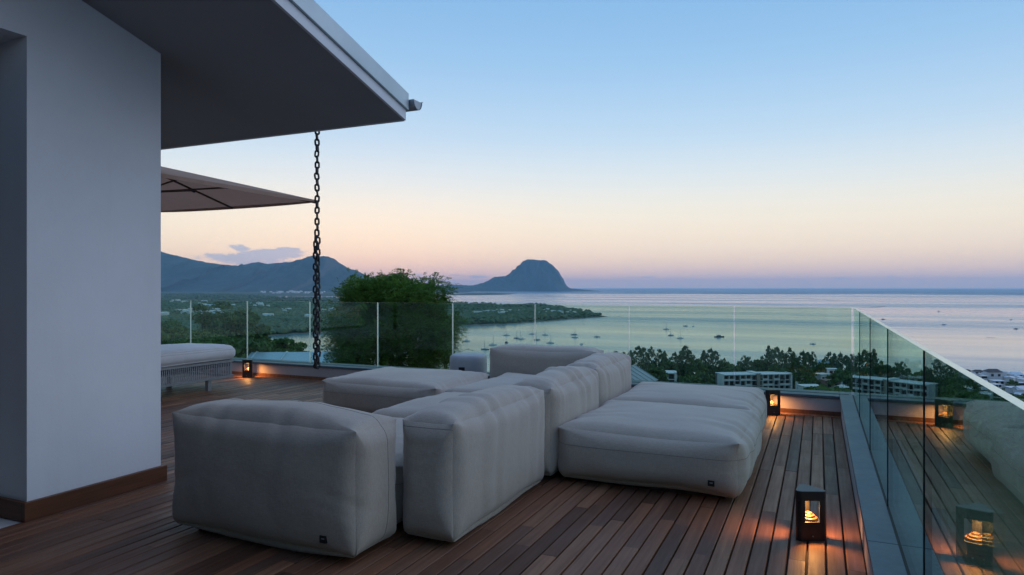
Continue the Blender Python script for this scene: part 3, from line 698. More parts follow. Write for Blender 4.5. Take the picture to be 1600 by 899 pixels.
# ------------------------------------------------------------------ parasol
S2 = 1.5; tipv = W((497 - 800) / F * 9.0, 9.0, 0); pc = (tipv.x - S2, tipv.y - S2)
pa = empty('parasol', (pc[0], pc[1], 0)); tag(pa, 'square taupe parasol with dark ribs over the daybed', 'parasol')
ze, za = 2.545, 2.93; NS = 14
mb = MB(); grid = {}
for i in range(-NS, NS + 1):
    for j in range(-NS, NS + 1):
        x, y = i / NS, j / NS; r_ = max(abs(x), abs(y)); o_ = min(abs(x), abs(y)) / max(r_, 1e-6)
        sag = -.012 * r_ * (1 - abs(2 * o_ - 1)) * (1 - .9 * r_)
        edge_in = 1 - .008 * (1 - abs(2 * o_ - 1)) * r_
        grid[i, j] = len(mb.v); mb.v.append((x * S2 * edge_in, y * S2 * edge_in, ze + (za - ze) * (1 - r_) ** 1.0 + sag))
for i in range(-NS, NS):
    for j in range(-NS, NS): mb.f.append((grid[i, j], grid[i + 1, j], grid[i + 1, j + 1], grid[i, j + 1])); mb.m.append(0)
cano = mb.obj('canopy', M['canopy'], pa)
for sx, sy in ((1, 0), (-1, 0), (0, 1), (0, -1)):
    mb = MB(); prev = None
    for k in range(-NS, NS + 1):
        i, j = (sx * NS, k) if sx else (k, sy * NS)
        a = Vector(mb.v[0]) if False else Vector(cano.data.vertices[grid[i, j]].co); top = a + Vector((sx * .003, sy * .003, .004)); dr = .045 * (1 - .5 * (abs(k) / NS) ** 3)
        bot = top - Vector((0, 0, dr)); b = len(mb.v); mb.v += [tuple(top), tuple(bot), tuple(bot + Vector((sx * .004, sy * .004, 0))), tuple(top + Vector((sx * .004, sy * .004, 0)))]
        if prev is not None:
            for q_ in range(4): mb.f.append((prev + q_, prev + (q_ + 1) % 4, b + (q_ + 1) % 4, b + q_)); mb.m.append(0)
        prev = b
    mb.obj('valance', M['canopy'], cano)
hubz = 2.55
for i in (-1, 0, 1):
    for j in (-1, 0, 1):
        if i == j == 0: continue
        e = Vector((i * S2 * .99, j * S2 * .99, ze - .03)); ap = Vector((0, 0, za - .03)); dirv = (e - ap)
        mb = MB(); mb.tube([ap + dirv * .02, e], .014, 6); rb = mb.obj('rib', M['rib'], pa)
        md = ap + dirv * .55 - Vector((0, 0, .012)); mb = MB(); mb.tube([(0.03 * i, .03 * j, hubz), md], .011, 6); mb.obj('strut', M['rib'], rb)
        mb = MB(); mb.tube([md - dirv.normalized() * .03, md + dirv.normalized() * .03], .022, 8); mb.obj('hinge', M['black_metal'], rb)
mb = MB(); mb.tube([(0, 0, hubz - .06), (0, 0, hubz + .05)], .045, 12); mb.obj('hub', M['black_metal'], pa)
mb = MB(); mb.tube([(0, 0, za - .08), (0, 0, za + .09)], .04, 12); mb.obj('finial', M['black_metal'], pa)
mb = MB(); mb.tube([(0, 0, .06), (0, 0, za)], .03, 14); mb.obj('mast', M['rib'], pa, True)
mb = MB(); mb.box(-.2, .2, -.2, .2, 0, .07); mb.obj('base', M['black_metal'], pa, bevel=.01)

# ------------------------------------------------------------------ rain chain
s_ = .878; cpx = -1.678 ; chx = atd(495.5, 449, 5.95); 
ch = empty('rain_chain', (chx.x, chx.y, 0)); tag(ch, 'dark iron rain chain hanging from the roof gutter, doubled in its lower half', 'chain')
def link_mesh(L=.074, Wd=.049, r=.0088):
    pts = []; hw = Wd / 2 - r; hl = L / 2 - r - hw
    for k in range(7): a = math.pi * k / 6; pts.append((hw * math.cos(a), 0, hl + hw * math.sin(a)))
    for k in range(7): a = math.pi + math.pi * k / 6; pts.append((hw * math.cos(a), 0, -hl + hw * math.sin(a)))
    mb = MB(); mb.tube(pts, r, 6, closed=True); return mb.mesh('chain_link', M['iron'], True)
lm = link_mesh(); pitch = .0492; zt = 2.86; zb = .73; rc_ = random.Random(3); k = 0; z = zt
while z > zb:
    low = z < EYE + (449 - 372) / F * 5.95
    o = link('chain_link', lm, ch, ((-.017 if low else 0) + rc_.gauss(0, .0012), rc_.gauss(0, .0015), z), (rc_.gauss(0, .05), rc_.gauss(0, .05), (R(28) + (math.pi / 2 if k % 2 else 0)) + rc_.gauss(0, .12)))
    if low:
        link('chain_link', lm, ch, (.018 + rc_.gauss(0, .002), -.012 + rc_.gauss(0, .002), z - pitch * .4), (rc_.gauss(0, .08), rc_.gauss(0, .08), (R(70) + (0 if k % 2 else math.pi / 2)) + rc_.gauss(0, .2)))
    z -= pitch; k += 1
link('chain_link', lm, ch, (0, -.005, zb - .012), (0, R(80), R(15)))

# ------------------------------------------------------------------ bollard lamps
TRI = rounded_poly([(.115 * math.cos(R(a)), .115 * math.sin(R(a))) for a in (210, 330, 90)], .026, 6)
def bollard(loc, rz, label):
    t = empty('bollard_lamp', loc, rz); tag(t, label, 'lamp', 'lit bollard lamps standing on the deck')
    Hh = .275
    mb = MB(); mb.prism(TRI, 0, .105); mb.obj('base', M['black_metal'], t, bevel=.002)
    mb = MB(); mb.prism([(x * 1.012, y * 1.012) for x, y in TRI], .222, Hh); mb.obj('cap', M['black_metal'], t, bevel=.003)
    for c_ in range(3):
        arc = [Vector(q_) for q_ in TRI[c_ * 7:c_ * 7 + 7]]; prv = Vector(TRI[c_ * 7 - 1]); nxt = Vector(TRI[(c_ * 7 + 7) % 21])
        a_ = arc[0] + (prv - arc[0]).normalized() * .016; b_ = arc[6] + (nxt - arc[6]).normalized() * .016; mid = (a_ + b_) * .5; inn = mid - mid.normalized() * .006
        mb = MB(); mb.prism([tuple(a_)] + [tuple(q_) for q_ in arc] + [tuple(b_), tuple(inn)], .1045, .2225); mb.obj('post', M['black_metal'], t)
    mb = MB(); prof = [(.052, .106), (.047, .118), (.036, .121), (.033, .130), (.022, .134), (.018, .142), (.006, .147)]; n = 20
    for r_, z in prof: mb.v += [(r_ * math.cos(2 * math.pi * k / n), r_ * math.sin(2 * math.pi * k / n), z) for k in range(n)]
    for i in range(len(prof) - 1):
        for k in range(n): mb.f.append((i * n + k, i * n + (k + 1) % n, (i + 1) * n + (k + 1) % n, (i + 1) * n + k)); mb.m.append(0)
    mb.f.append(tuple((len(prof) - 1) * n + k for k in range(n))); mb.m.append(0)
    mb.obj('reflector', M['reflector'], t)
    mb = MB(); mb.tube([(0, 0, .2215), (0, 0, .217)], .034, 18); mb.obj('led_disc', M['led'], t)
    mb = MB(); mb.tube([(.0, -.062, .03), (0, -.068, .03)], .004, 8); mb.obj('screw', M['alu'], t)
    l = bpy.data.lights.new('bollard_light', 'AREA'); l.shape = 'DISK'; l.size = .06; l.energy = 3.6; l.color = (1, .44, .12); l.spread = R(165)
    lo = bpy.data.objects.new('bollard_light', l); C.objects.link(lo); lo.parent = t; lo.location = (0, 0, .2155)
    return t
def onfloor(px, py): v = onz(px, py, 0); return (v.x, v.y, .001)
bollard(onfloor(1263, 840), R(22), 'lit black bollard lamp nearest the camera, alone on the boards')
bollard(onfloor(1206, 647), R(24), 'lit black bollard lamp at the far parapet beside the wide sofa seat')
bollard(onfloor(388, 589), R(20), 'lit black bollard lamp at the far left beyond the daybed')

# ------------------------------------------------------------------ foliage
def quads_from(c, nrm, up, ln, wd):
    """leaf quads (diamonds): centres, normals, long axes, length, width"""
    side = np.cross(nrm, up); side /= np.maximum(np.linalg.norm(side, axis=1, keepdims=True), 1e-6)
    a = c - up * ln[:, None] * .5; b = c + side * wd[:, None] * .5; d = c + up * ln[:, None] * .5; e = c - side * wd[:, None] * .5
    Vq = np.stack([a, b, d, e], 1).reshape(-1, 3); return Vq, np.arange(len(c) * 4).reshape(-1, 4)
def unit(v): return v / np.maximum(np.linalg.norm(v, axis=1, keepdims=True), 1e-9)
def crown(seed, rx, rz, nclump, per, leaf, kind='round', asp=.5):
    g = np.random.default_rng(seed); cs = []; ns = []
    for k in range(nclump):
        if kind == 'cone':
            h = g.uniform(0, 1); a = g.uniform(0, 6.28); rr_ = rx * (math.sin(math.pi * min(1, .22 + .78 * h)) ** .7) * g.uniform(.3, 1) + .03 * rx; c0 = np.array([rr_ * math.cos(a), rr_ * math.sin(a), (h * 2 - 1) * rz]); s0 = g.uniform(.10, .2) * (1.15 - .5 * h); sc_ = np.array([rx * s0 * 1.3, rx * s0 * 1.3, rz * s0 * 1.1])
        else:
            d = unit(g.normal(size=(1, 3)))[0]; d[2] = d[2] if d[2] > -.4 else -d[2] * .5; f = g.uniform(.45, 1.0) ** .6 * g.uniform(.82, 1.08); c0 = d * np.array([rx, rx, rz]) * f; s0 = g.uniform(.16, .30); sc_ = np.array([rx, rx, rz * .8]) * s0
        n_ = max(3, int(per * g.uniform(.6, 1.4))); v = unit(g.normal(size=(n_, 3))); v[:, 2] = np.abs(v[:, 2]) * .9 - .15
        cs.append(c0 + v * sc_ * g.uniform(.55, 1.05, (n_, 1))); ns.append(unit(v + .5 * g.normal(size=(n_, 3)) + np.array([0, 0, .35])))
    c = np.concatenate(cs); n_ = np.concatenate(ns); up = unit(np.cross(n_, g.normal(size=n_.shape)) + np.array([0, 0, .5 if kind == 'cone' else -.25]))
    L = leaf * g.uniform(.6, 1.4, len(c)); return quads_from(c, n_, up, L, L * asp)
def trunk_mb(seed, h, r, nb, spread, top=1.0):
    g = random.Random(seed); mb = MB(); pts = [Vector((0, 0, -.6))]; 
    for k in range(1, 6): pts.append(Vector((g.gauss(0, .03) * h, g.gauss(0, .03) * h, .96 * h * k / 5)))
    mb.tube(pts, [r * (1.25 - .2 * k) for k in range(6)], 7)
    for k in range(nb):
        a = 6.28 * k / nb + g.uniform(-.4, .4); b = pts[2 + k % 3]; e = b + Vector((math.cos(a) * spread * g.uniform(.6, 1), math.sin(a) * spread * g.uniform(.6, 1), h * top * g.uniform(.15, .45)))
        md = b.lerp(e, .5) + Vector((0, 0, -.04 * h)); mb.tube([b, md, e], [r * .5, r * .34, r * .1], 5)
    return mb
def gz(X, Y): return float(ground_z(np.array([X]), np.array([Y]))[0])
# --- the big feathery tree right behind the glass
def frond_tree(seed, rx, ry, rz, nf, flen):
    g = np.random.default_rng(seed); Vs = []
    ncl = 420; d = unit(g.normal(size=(ncl, 3))); d[:, 2] = np.where(d[:, 2] < -.75, -d[:, 2], d[:, 2])
    rad_ = g.uniform(.35, 1.0, ncl) ** .45 * (1 + .13 * np.sin(d[:, 0] * 7 + 1) * np.cos(d[:, 1] * 6) + .08 * np.sin(d[:, 2] * 11))
    cl = d * rad_[:, None] * np.array([rx, ry, rz]); per = nf // ncl
    c0 = np.repeat(cl, per, 0) + g.normal(size=(ncl * per, 3)) * np.array([.19, .19, .13]); dd = np.repeat(d, per, 0)
    out = unit(dd + .8 * g.normal(size=c0.shape) + np.array([0, 0, .12])); side = unit(np.cross(out, np.array([0, 0, 1.0]) + .3 * g.normal(size=c0.shape))); nn = unit(np.cross(side, out))
    fl = flen * g.uniform(.6, 1.3, len(c0)); cs, ups, nos, Ls, Ws = [], [], [], [], []
    for k in range(7):
        s = (k + .6) / 7
        base = c0 + out * (s * fl)[:, None] - np.array([0, 0, 1.0]) * (.42 * fl * s * s)[:, None]
        for sg in (1, -1):
            dirn = unit(side * sg + out * .45 + .18 * g.normal(size=c0.shape)); L = fl * .30 * (1 - .45 * abs(s - .45) * 2)
            cs.append(base + dirn * (L * .5)[:, None]); ups.append(dirn); nos.append(unit(nn + .25 * g.normal(size=c0.shape))); Ls.append(L); Ws.append(L * .34)
    return quads_from(np.concatenate(cs), np.concatenate(nos), np.concatenate(ups), np.concatenate(Ls), np.concatenate(Ws))
def place_tree(name, label, X, Y, ztop, rx, rz, trunk_r, crownVF, leaf, cat='tree', group=None, seed=0, zc=None):
    z0 = gz(X, Y); w = W(X, Y, z0); t = empty(name, w); tag(t, label, cat, group)
    cz = ztop - rz - z0
    Vq, Fq = crownVF; o = link('crown', mesh_np('crown', Vq + np.array([0, 0, cz]), Fq, [leaf]), t)
    mb = trunk_mb(seed, max(1.0, cz), trunk_r, 6, rx * .6, min(1.0, 1.6 * rz / max(1.0, cz))); mb.obj('trunk', M['bark'], t, True)
    return t
BY = 21.0
place_tree('broadleaf_tree', 'big feathery green tree just beyond the far glass, rising above the horizon', (612 - 800) / F * BY, BY, EYE + (449 - 437) / F * BY, 2.0, 1.72, .16, frond_tree(4, 1.84, 1.9, 1.74, 15000, .34), M['leaf_big'], seed=2)
tr_ = [(280, 512, 34, 2.6, 1.7, 'leaf_mid', 'bright green shrubby tree behind the glass beside the house wall'),
       (345, 478, 46, 2.6, 2.9, 'leaf_dark', 'tall dark tree behind the glass above the leftmost bollard lamp'),
       (380, 492, 40, 1.9, 2.1, 'leaf_dark', 'dark rounded tree behind the glass left of the rain chain'),
       (318, 520, 29, 1.9, 1.4, 'leaf_mid', 'low green shrub behind the glass above the daybed'),
       (432, 531, 33, 1.5, 1.0, 'leaf_mid', 'low spreading green tree in front of the inlet beside the rain chain'),
       (372, 530, 27, 1.7, 1.2, 'leaf_dark', 'dark low shrub behind the glass above the leftmost lamp, front of the clump'),
       (402, 538, 30, 1.4, 1.0, 'leaf_dark', 'dark low shrub above the pale blue roof, left end'),
       (250, 500, 40, 2.6, 2.2, 'leaf_mid', 'green tree half hidden by the house wall')]
for k, (px, py, Y, rx, rz, lf, lab) in enumerate(tr_):
    place_tree('shrub' if rz < 1.5 else 'broadleaf_tree', lab, (px - 800) / F * Y, Y, EYE + (449 - py) / F * Y, rx, rz, .12, crown(50 + k, rx, rz, 110, 120, .26, asp=.45), M[lf], 'shrub' if rz < 1.5 else 'tree', seed=60 + k)

# --- trees of the slope: a few builds, shared
protos = {}
def proto(kind, i):
    if (kind, i) not in protos:
        if kind == 'casuarina': VF = crown(100 + i, 3.6 + .9 * (i % 3), 6.3, 190, 12, .8, 'cone', .4); mat = M['leaf_cas']; h = 6.2
        else: VF = crown(120 + i, 5.0, 3.3, 60, 40, .85, asp=.6); mat = M['leaf_mid'] if i % 2 else M['leaf_dark']; h = 4.0
        cz = 7.6 if kind == 'casuarina' else 5.0
        cm = mesh_np('crown', VF[0] + np.array([0, 0, cz]), VF[1], [mat]); tm = trunk_mb(130 + i, h, .22, 4, 1.6).mesh('trunk', M['bark'], True)
        protos[kind, i] = (cm, tm)
    return protos[kind, i]
def slope_tree(kind, i, px, Y, topy, label, group):
    X = (px - 800) / F * Y; z0 = gz(X, Y); cm, tm = proto(kind, i); full = 14.1 if kind == 'casuarina' else 8.4
    h = EYE + (449 - topy) / F * Y - z0; s = max(.45, h / full)
    t = empty('casuarina_tree' if kind == 'casuarina' else 'broadleaf_tree', W(X, Y, z0), random.uniform(0, 6.28)); wd = min(max(s, .7), 1.25)
    t.scale = (wd, wd, s); tag(t, label, 'tree', group)
    link('crown', cm, t); link('trunk', tm, t); return t
cas = [(985, 548), (997, 541), (1006, 544), (1017, 541), (1030, 546), (1038, 549), (1054, 551), (1071, 541), (1066, 544), (1078, 548), (1100, 548), (1110, 545), (1118, 549), (1163, 555), (1170, 558), (1201, 541), (1208, 546), (1214, 543), (1223, 547),
       (1234, 544), (1240, 550), (1254, 549), (1262, 551), (1270, 549), (1296, 551), (1304, 553), (1313, 552), (1322, 556), (1330, 553), (1342, 549), (1350, 545), (1358, 549), (1366, 553), (1395, 561), (1402, 563), (1448, 562), (1462, 561), (1490, 572), (975, 550), (962, 549)]
ORD = ['first', 'second', 'third', 'fourth', 'fifth', 'sixth', 'seventh', 'eighth', 'ninth', 'tenth', 'eleventh', 'twelfth', 'thirteenth', 'fourteenth', 'fifteenth', 'sixteenth']
PANES = [(900, 985, 'above the backrests'), (985, 1147, 'second pane left of corner'), (1147, 1333, 'far pane beside the corner'), (1333, 1700, 'through the right glass')]
def pane_label(px, xs, what):
    for a, b, nm in PANES:
        if a <= px < b: return '%s, %s from left, %s' % (what, ORD[sorted(q for q in xs if a <= q < b).index(px)], nm)
for k, (px, ty) in enumerate(cas):
    slope_tree('casuarina', k % 5, px, random.Random(k).uniform(428, 470), ty, pane_label(px, [c_[0] for c_ in cas], 'feathery casuarina on the skyline'), 'casuarinas along the shore')
brd = [(1045, 560), (1088, 559), (1130, 562), (1142, 564), (1152, 565), (1183, 560), (1190, 558), (1248, 562), (1283, 563), (1277, 568), (1337, 566), (1376, 560), (1384, 565), (1415, 563), (1424, 562), (1434, 565), (1475, 568), (1010, 566), (1026, 570), (1062, 566), (1105, 566),
       (1165, 572), (1215, 568), (1230, 573), (1258, 572), (1122, 578), (1098, 580), (1078, 584), (1252, 580), (1268, 588), (1275, 596), (1315, 575), (1345, 582), (1372, 580), (1400, 580), (1432, 584), (1462, 586), (1485, 590), (1510, 590), (1308, 602), (1280, 604), (1262, 606), (1330, 603), (1058, 596), (1090, 598), (1070, 602), (1108, 600)]
for k, (px, ty) in enumerate(brd):
    Y = random.Random(k + 99).uniform(421, 447) if (ty < 570 or 1112 < px < 1256) else random.Random(k).uniform(330, 405)
    up = ty < 570; slope_tree('broadleaf', k % 6, px, Y, ty, pane_label(px, [b_[0] for b_ in brd if (b_[1] < 570) == up], 'rounded tree of the upper slope wood' if up else 'low rounded tree of the slope wood'), 'broadleaf trees on the slope')
# --- the rest of the wood reads as one mass
WV_, WF_ = [], []; off = 0; g = np.random.default_rng(9)
pv = [crown(200 + i, 4.4, 2.6, 16, 20, 1.25, asp=.7) for i in range(6)]
cnt = 0
while cnt < 760:
    px = g.uniform(380, 1900); Y = g.uniform(60, 470); X = (px - 800) / F * Y; z0 = gz(X, Y)
    if z0 < SEA + .8: continue
    lim = 580 if Y > 418 else 594
    if 1112 < px < 1262 and Y < 418: lim = 614
    if 1326 < px < 1450 and Y < 385: lim = 620
    if 1000 < px < 1060 and Y < 390: lim = 606
    if px > 1500:
        if g.uniform() < .35: continue
        lim = 588 if Y > 440 else 604
    if px < 960: lim = 606
    maxh = EYE + (449 - lim - g.uniform(0, 10)) / F * Y - z0
    if maxh < 1.2: continue
    s = min(maxh / 6.5, g.uniform(.8, 1.5)); Vq, Fq = pv[cnt % 6]; a = g.uniform(0, 6.28); ca, sa = math.cos(a), math.sin(a)
    v = Vq * np.array([max(s, .6), max(s, .6), s]); v = np.stack([v[:, 0] * ca - v[:, 1] * sa, v[:, 0] * sa + v[:, 1] * ca, v[:, 2] + 2.9 * s], -1); w = W(X, Y, z0)
    WV_.append(v + np.array(w)); WF_.append(Fq + off); off += len(v); cnt += 1
o = link('slope_wood', mesh_np('slope_wood', np.concatenate(WV_), np.concatenate(WF_), [M['leaf_dark']])); tag(o, 'dark scrub and wood covering the slope below the terrace', 'wood', kind='stuff')
# --- plain and peninsula wood
ico_v = np.array([(0, 0, 1), (.894, 0, .447), (.276, .851, .447), (-.724, .526, .447), (-.724, -.526, .447), (.276, -.851, .447), (.724, .526, -.447), (-.276, .851, -.447), (-.894, 0, -.447), (-.276, -.851, -.447), (.724, -.526, -.447), (0, 0, -1)])
ico_f = np.array([(0, 1, 2), (0, 2, 3), (0, 3, 4), (0, 4, 5), (0, 5, 1), (1, 6, 2), (2, 7, 3), (3, 8, 4), (4, 9, 5), (5, 10, 1), (6, 7, 2), (7, 8, 3), (8, 9, 4), (9, 10, 5), (10, 6, 1)])
N = 60000; px = g.uniform(60, 960, N); py = 460 + (g.uniform(0, 1, N) ** 1.25) * 95; Y = (EYE - SEA - 4) * F / (py - 449); X = (px - 800) / F * Y
ok = pip(X, Y, PLAIN) & (pdist(X, Y, PLAIN) > 9) & (wav(X, Y, 330, 8) + g.uniform(-.5, .5, N) > -.55); X, Y = X[ok][:21000], Y[ok][:21000]; Z = ground_z(X, Y); n = len(X)
sz = g.uniform(3.2, 6.8, n) * (1 + .35 * wav(X, Y, 500, 4)) * (1 + np.clip((Y - 2500) / 6000, 0, .8)); base = np.stack([CT * X - ST * Y, ST * X + CT * Y, Z + sz * .55], -1)
vv = base[:, None, :] + ico_v[None] * (sz[:, None, None] * g.uniform(.7, 1.3, (n, 12, 1))) * np.array([1.15, 1.15, .85])
o = link('plain_wood', mesh_np('plain_wood', vv.reshape(-1, 3), (ico_f[None] + 12 * np.arange(n)[:, None, None]).reshape(-1, 3), [M['leaf_far']])); tag(o, 'woodland over the coastal plain and the wooded spit', 'wood', kind='stuff')

# ------------------------------------------------------------------ buildings
M['b_white'] = mat_plain('far white render', (.55, .56, .57), (.64, .65, .66), .3, .85)
M['b_cream'] = mat_plain('far stone cladding', (.24, .21, .18), (.30, .26, .23), .5, .85)
M['b_glass'] = mat_plain('far window glass', (.02, .025, .03), (.035, .04, .045), .5, .12)
M['b_dark'] = mat_plain('dark far roof', (.03, .032, .035), (.05, .05, .055), .5, .7)
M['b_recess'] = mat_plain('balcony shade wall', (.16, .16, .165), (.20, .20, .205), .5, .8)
M['b_blue'] = mat_plain('pale blue sheet roof', (.33, .43, .50), (.38, .48, .55), .4, .4, Metallic=.2)
M['b_slate'] = mat_plain('grey sheet roof', (.20, .23, .26), (.25, .28, .31), .4, .5)
M['b_brick'] = mat_plain('reddish far wall', (.16, .09, .075), (.20, .115, .095), .5, .85)
def apartment(px0, px1, base_py, Y, floors, bays, label, turn=0.0, dpt=12.0):
    X0, X1 = (px0 - 800) / F * Y, (px1 - 800) / F * Y; wdt = (X1 - X0) / math.cos(turn); zb_ = EYE + (449 - base_py) / F * Y
    t = empty('apartment_block', W(X0, Y, zb_), TH + turn); tag(t, label, 'building')
    fh = 3.1; bw = wdt / bays; Ht = floors * fh
    mb = MB(); mb.box(0, wdt, 1.6, dpt, -12, Ht); mb.obj('wall', M['b_recess'], t)
    rf = MB(); rf.box(-.2, wdt * .47, -.3, dpt + .3, Ht + .002, Ht + .45); rf.box(wdt * .56, wdt + .2, -.3, dpt + .3, Ht + .002, Ht + .40); rf.box(wdt * .47 + .01, wdt * .56 - .01, .2, dpt, Ht + .002, Ht + 1.1); rf.obj('roof', M['b_white'], t)
    for f in range(floors):
        mb = MB(); mb.box(-.05, wdt + .05, 0.0, 1.598, f * fh - .30, f * fh); sl_ = mb.obj('balcony_slab', M['b_white'], t)
        for b in range(bays):
            x = b * bw
            mb = MB(); mb.box(x + bw * .16, x + bw * .84, 1.52, 1.595, f * fh + .05, f * fh + 2.35); mb.obj('window', M['b_glass'], t)
            if (b + f) % 3 != 1: mb = MB(); mb.box(x + .15, x + bw - .15, .02, .10, f * fh + .002, f * fh + .95); mb.obj('balustrade', M['b_white'] if (b * 7 + f) % 4 else M['b_glass'], sl_)
    for b in range(bays + 1):
        mb = MB(); mb.box(b * bw - .16, b * bw + .16, -.06, 1.599, 0, Ht - .002); mb.obj('fin_wall', M['b_white'] if b not in (bays // 2,) else M['b_cream'], t)
    for x in (-.9, wdt - .1): mb = MB(); mb.box(x, x + 1.0, -.3, dpt * .6, -12, Ht + .8); mb.obj('end_wall', M['b_white'], t)
    mb = MB(); mb.box(wdt * .49, wdt * .54, -.25, 1.5, -12, Ht + .9); mb.obj('stair_tower', M['b_cream'], t)
    return t
apartment(1131, 1241, 611, 405, 3, 12, 'long white flat roofed apartment block beyond the wide sofa seat', R(7))
apartment(1338, 1384, 616, 372, 3, 5, 'white apartment block seen through the right glass, left part', R(4))
apartment(1388, 1440, 618, 365, 3, 5, 'white apartment block with end gable seen through the right glass', R(-6))
apartment(1012, 1052, 600, 380, 2, 4, 'stepped white apartment house beyond the farthest upright backrest', R(-14))
def villa(px, py, Y, w, h, label, roof='flat', turn=0.0, wall='b_white', rm='b_dark', floors=1, dpt=None, group=None):
    X = (px - 800) / F * Y; zb_ = EYE + (449 - py) / F * Y; d = dpt or w * .8
    t = empty('villa', W(X, Y, zb_), TH + turn); tag(t, label, 'house', group); H = h
    mb = MB(); mb.box(-w / 2, w / 2, 0, d, -8, H); mb.obj('wall', M[wall], t)
    if roof == 'flat':
        mb = MB(); mb.box(-w / 2 - .5, w / 2 + .5, -.6, d + .5, H + .002, H + .35); mb.obj('roof', M['b_white' if rm == 'b_dark' else rm], t)
    else:
        mb = MB(); o_ = .6; hr = w * .22; mb.v += [(-w / 2 - o_, -o_, H), (w / 2 + o_, -o_, H), (w / 2 + o_, d + o_, H), (-w / 2 - o_, d + o_, H), (-w / 2 + w * .18, d / 2, H + hr), (w / 2 - w * .18, d / 2, H + hr)]
        mb.f += [(0, 1, 5, 4), (1, 2, 5), (2, 3, 4, 5), (3, 0, 4), (3, 2, 1, 0)]; mb.m += [0] * 5; mb.obj('roof', M[rm], t)
    nf = max(1, round(h / 3.0)); nb = max(2, int(w / 3.2))
    for f in range(nf):
        for b in range(nb):
            x = -w / 2 + (b + .5) * w / nb; mb = MB(); mb.box(x - .9, x + .9, -.06, .05, f * h / nf + .5, f * h / nf + 2.3); mb.obj('window', M['b_glass'], t)
    return t
villa(1296, 573, 455, 10.5, 2.4, 'pale blue roofed house among the skyline trees above the apartment block', 'hip', R(10), rm='b_blue')
villa(1253, 592, 390, 5.0, 4.5, 'small white house at the right end of the long apartment block', 'flat', R(-8))
villa(1290, 595, 385, 6.5, 3.6, 'white house with a lower wing among trees right of the apartment block', 'flat', R(20))
villa(1302, 594, 388, 4.6, 6.2, 'white two storey tower house among trees right of the apartment block', 'flat', R(-5))
villa(1325, 597, 380, 5.5, 4.6, 'white house just left of the glass corner', 'flat', R(5))
villa(1302, 606, 360, 8, 3.6, 'low reddish walled house just above the far coping', 'flat', R(0), wall='b_brick', rm='b_brick')
villa(1272, 611, 350, 9.5, 2.2, 'low white carport roof just above the far coping', 'flat', R(4))
villa(1322, 612, 345, 5.5, 2.2, 'small white garden house above the far coping at the corner', 'hip', R(8), rm='b_white')
vr = [(1512, 583, 520, 6, 3, 'hip', 'b_dark'), (1530, 586, 510, 8, 4, 'hip', 'b_dark'), (1556, 589, 500, 13, 5.5, 'hip', 'b_dark'), (1590, 590, 520, 12, 3.5, 'hip', 'b_blue'), (1562, 601, 450, 9, 3.5, 'flat', 'b_dark'), (1560, 606, 430, 7, 3.0, 'flat', 'b_dark'), (1590, 615, 410, 11, 5, 'flat', 'b_dark'),
      (1596, 603, 450, 5, 3, 'flat', 'b_dark'), (1515, 604, 430, 14, 4, 'flat', 'b_dark'), (1530, 616, 390, 12, 4, 'flat', 'b_dark'), (1622, 598, 470, 10, 5, 'hip', 'b_dark'), (1640, 612, 430, 12, 5, 'flat', 'b_dark'), (1550, 626, 360, 10, 4, 'flat', 'b_dark'), (1576, 628, 380, 6, 3, 'hip', 'b_dark'), (1598, 633, 370, 8, 3, 'flat', 'b_dark'), (1538, 592, 480, 5, 3, 'flat', 'b_dark')]
vlab = ['dark roofed cabin at the left end of the shoreline houses above the glass rail', 'dark hip roofed house second from the left along the shore', 'largest dark roofed white house on the shore skyline at far right', 'pale blue roofed house at the right edge of the shore skyline', 'white flat roofed house below the largest shore house', 'low white house just below the flat roofed house at far right', 'long white house near the right edge above the glass rail', 'small white house at the right edge between trees', 'pale terraced house seen through the right glass, upper row', 'pale terraced house seen through the right glass, lower row', 'dark roofed house past the right edge by the shore', 'white house past the right edge on the slope', 'white house seen low through the right glass', 'small dark roofed house low at the right edge', 'white house lowest at the right edge', 'tiny white house between the dark roofed shore houses']
for a, lab in zip(vr, vlab):
    villa(a[0], a[1], a[2], a[3] * .72, a[4] * .66, lab, a[5], R(random.Random(a[0]).uniform(-15, 15)), rm=a[6])
# roofs of the neighbouring houses close below the terrace
def roof_house(name, label, c, w, d, h, hr, rz, mat, wall):
    t = empty(name, c, rz); tag(t, label, 'house')
    mb = MB(); mb.box(-w / 2, w / 2, -d / 2, d / 2, -6, -.05); mb.obj('wall', wall, t)
    mb = MB(); o_ = .5
    for s in (-1, 1):
        p = [(-w / 2 - o_, s * (d / 2 + o_), -.15), (w / 2 + o_, s * (d / 2 + o_), -.15), (w / 2 + o_, 0, hr), (-w / 2 - o_, 0, hr)]; 
        mb = MB(); mb.quadbox([(x, y, z) for x, y, z in p] + [(x, y, z + .08) for x, y, z in p]); sl_ = mb.obj('roof_slope', mat, t)
        k = -w / 2 - .3
        while k < w / 2 + o_:
            a = Vector((k, s * (d / 2 + o_), -.15 + .095)); b = Vector((k, 0.03 * s, hr + .09)); mb = MB(); mb.tube([a, b], .035, 4); mb.obj('standing_seam', mat, sl_); k += 1.15
    for s in (-1, 1):
        x = s * (w / 2 - .02); mb = MB(); mb.v += [(x, -d / 2, -.06), (x, d / 2, -.06), (x, 0, hr - .1), (x - .1 * s, -d / 2, -.06), (x - .1 * s, d / 2, -.06), (x - .1 * s, 0, hr - .1)]; mb.f += [(0, 1, 2), (5, 4, 3), (0, 3, 4, 1), (1, 4, 5, 2), (2, 5, 3, 0)]; mb.m += [0] * 5; mb.obj('gable', wall, t)
    return t
p = atd(476, 563, 27); roof_house('neighbour_house', 'house with pale blue sheet roof just beyond the far glass below the rain chain', (p.x, p.y, p.z - .1), 3.1, 3.0, 3, .36, TH + R(4), M['b_blue'], M['b_white'])
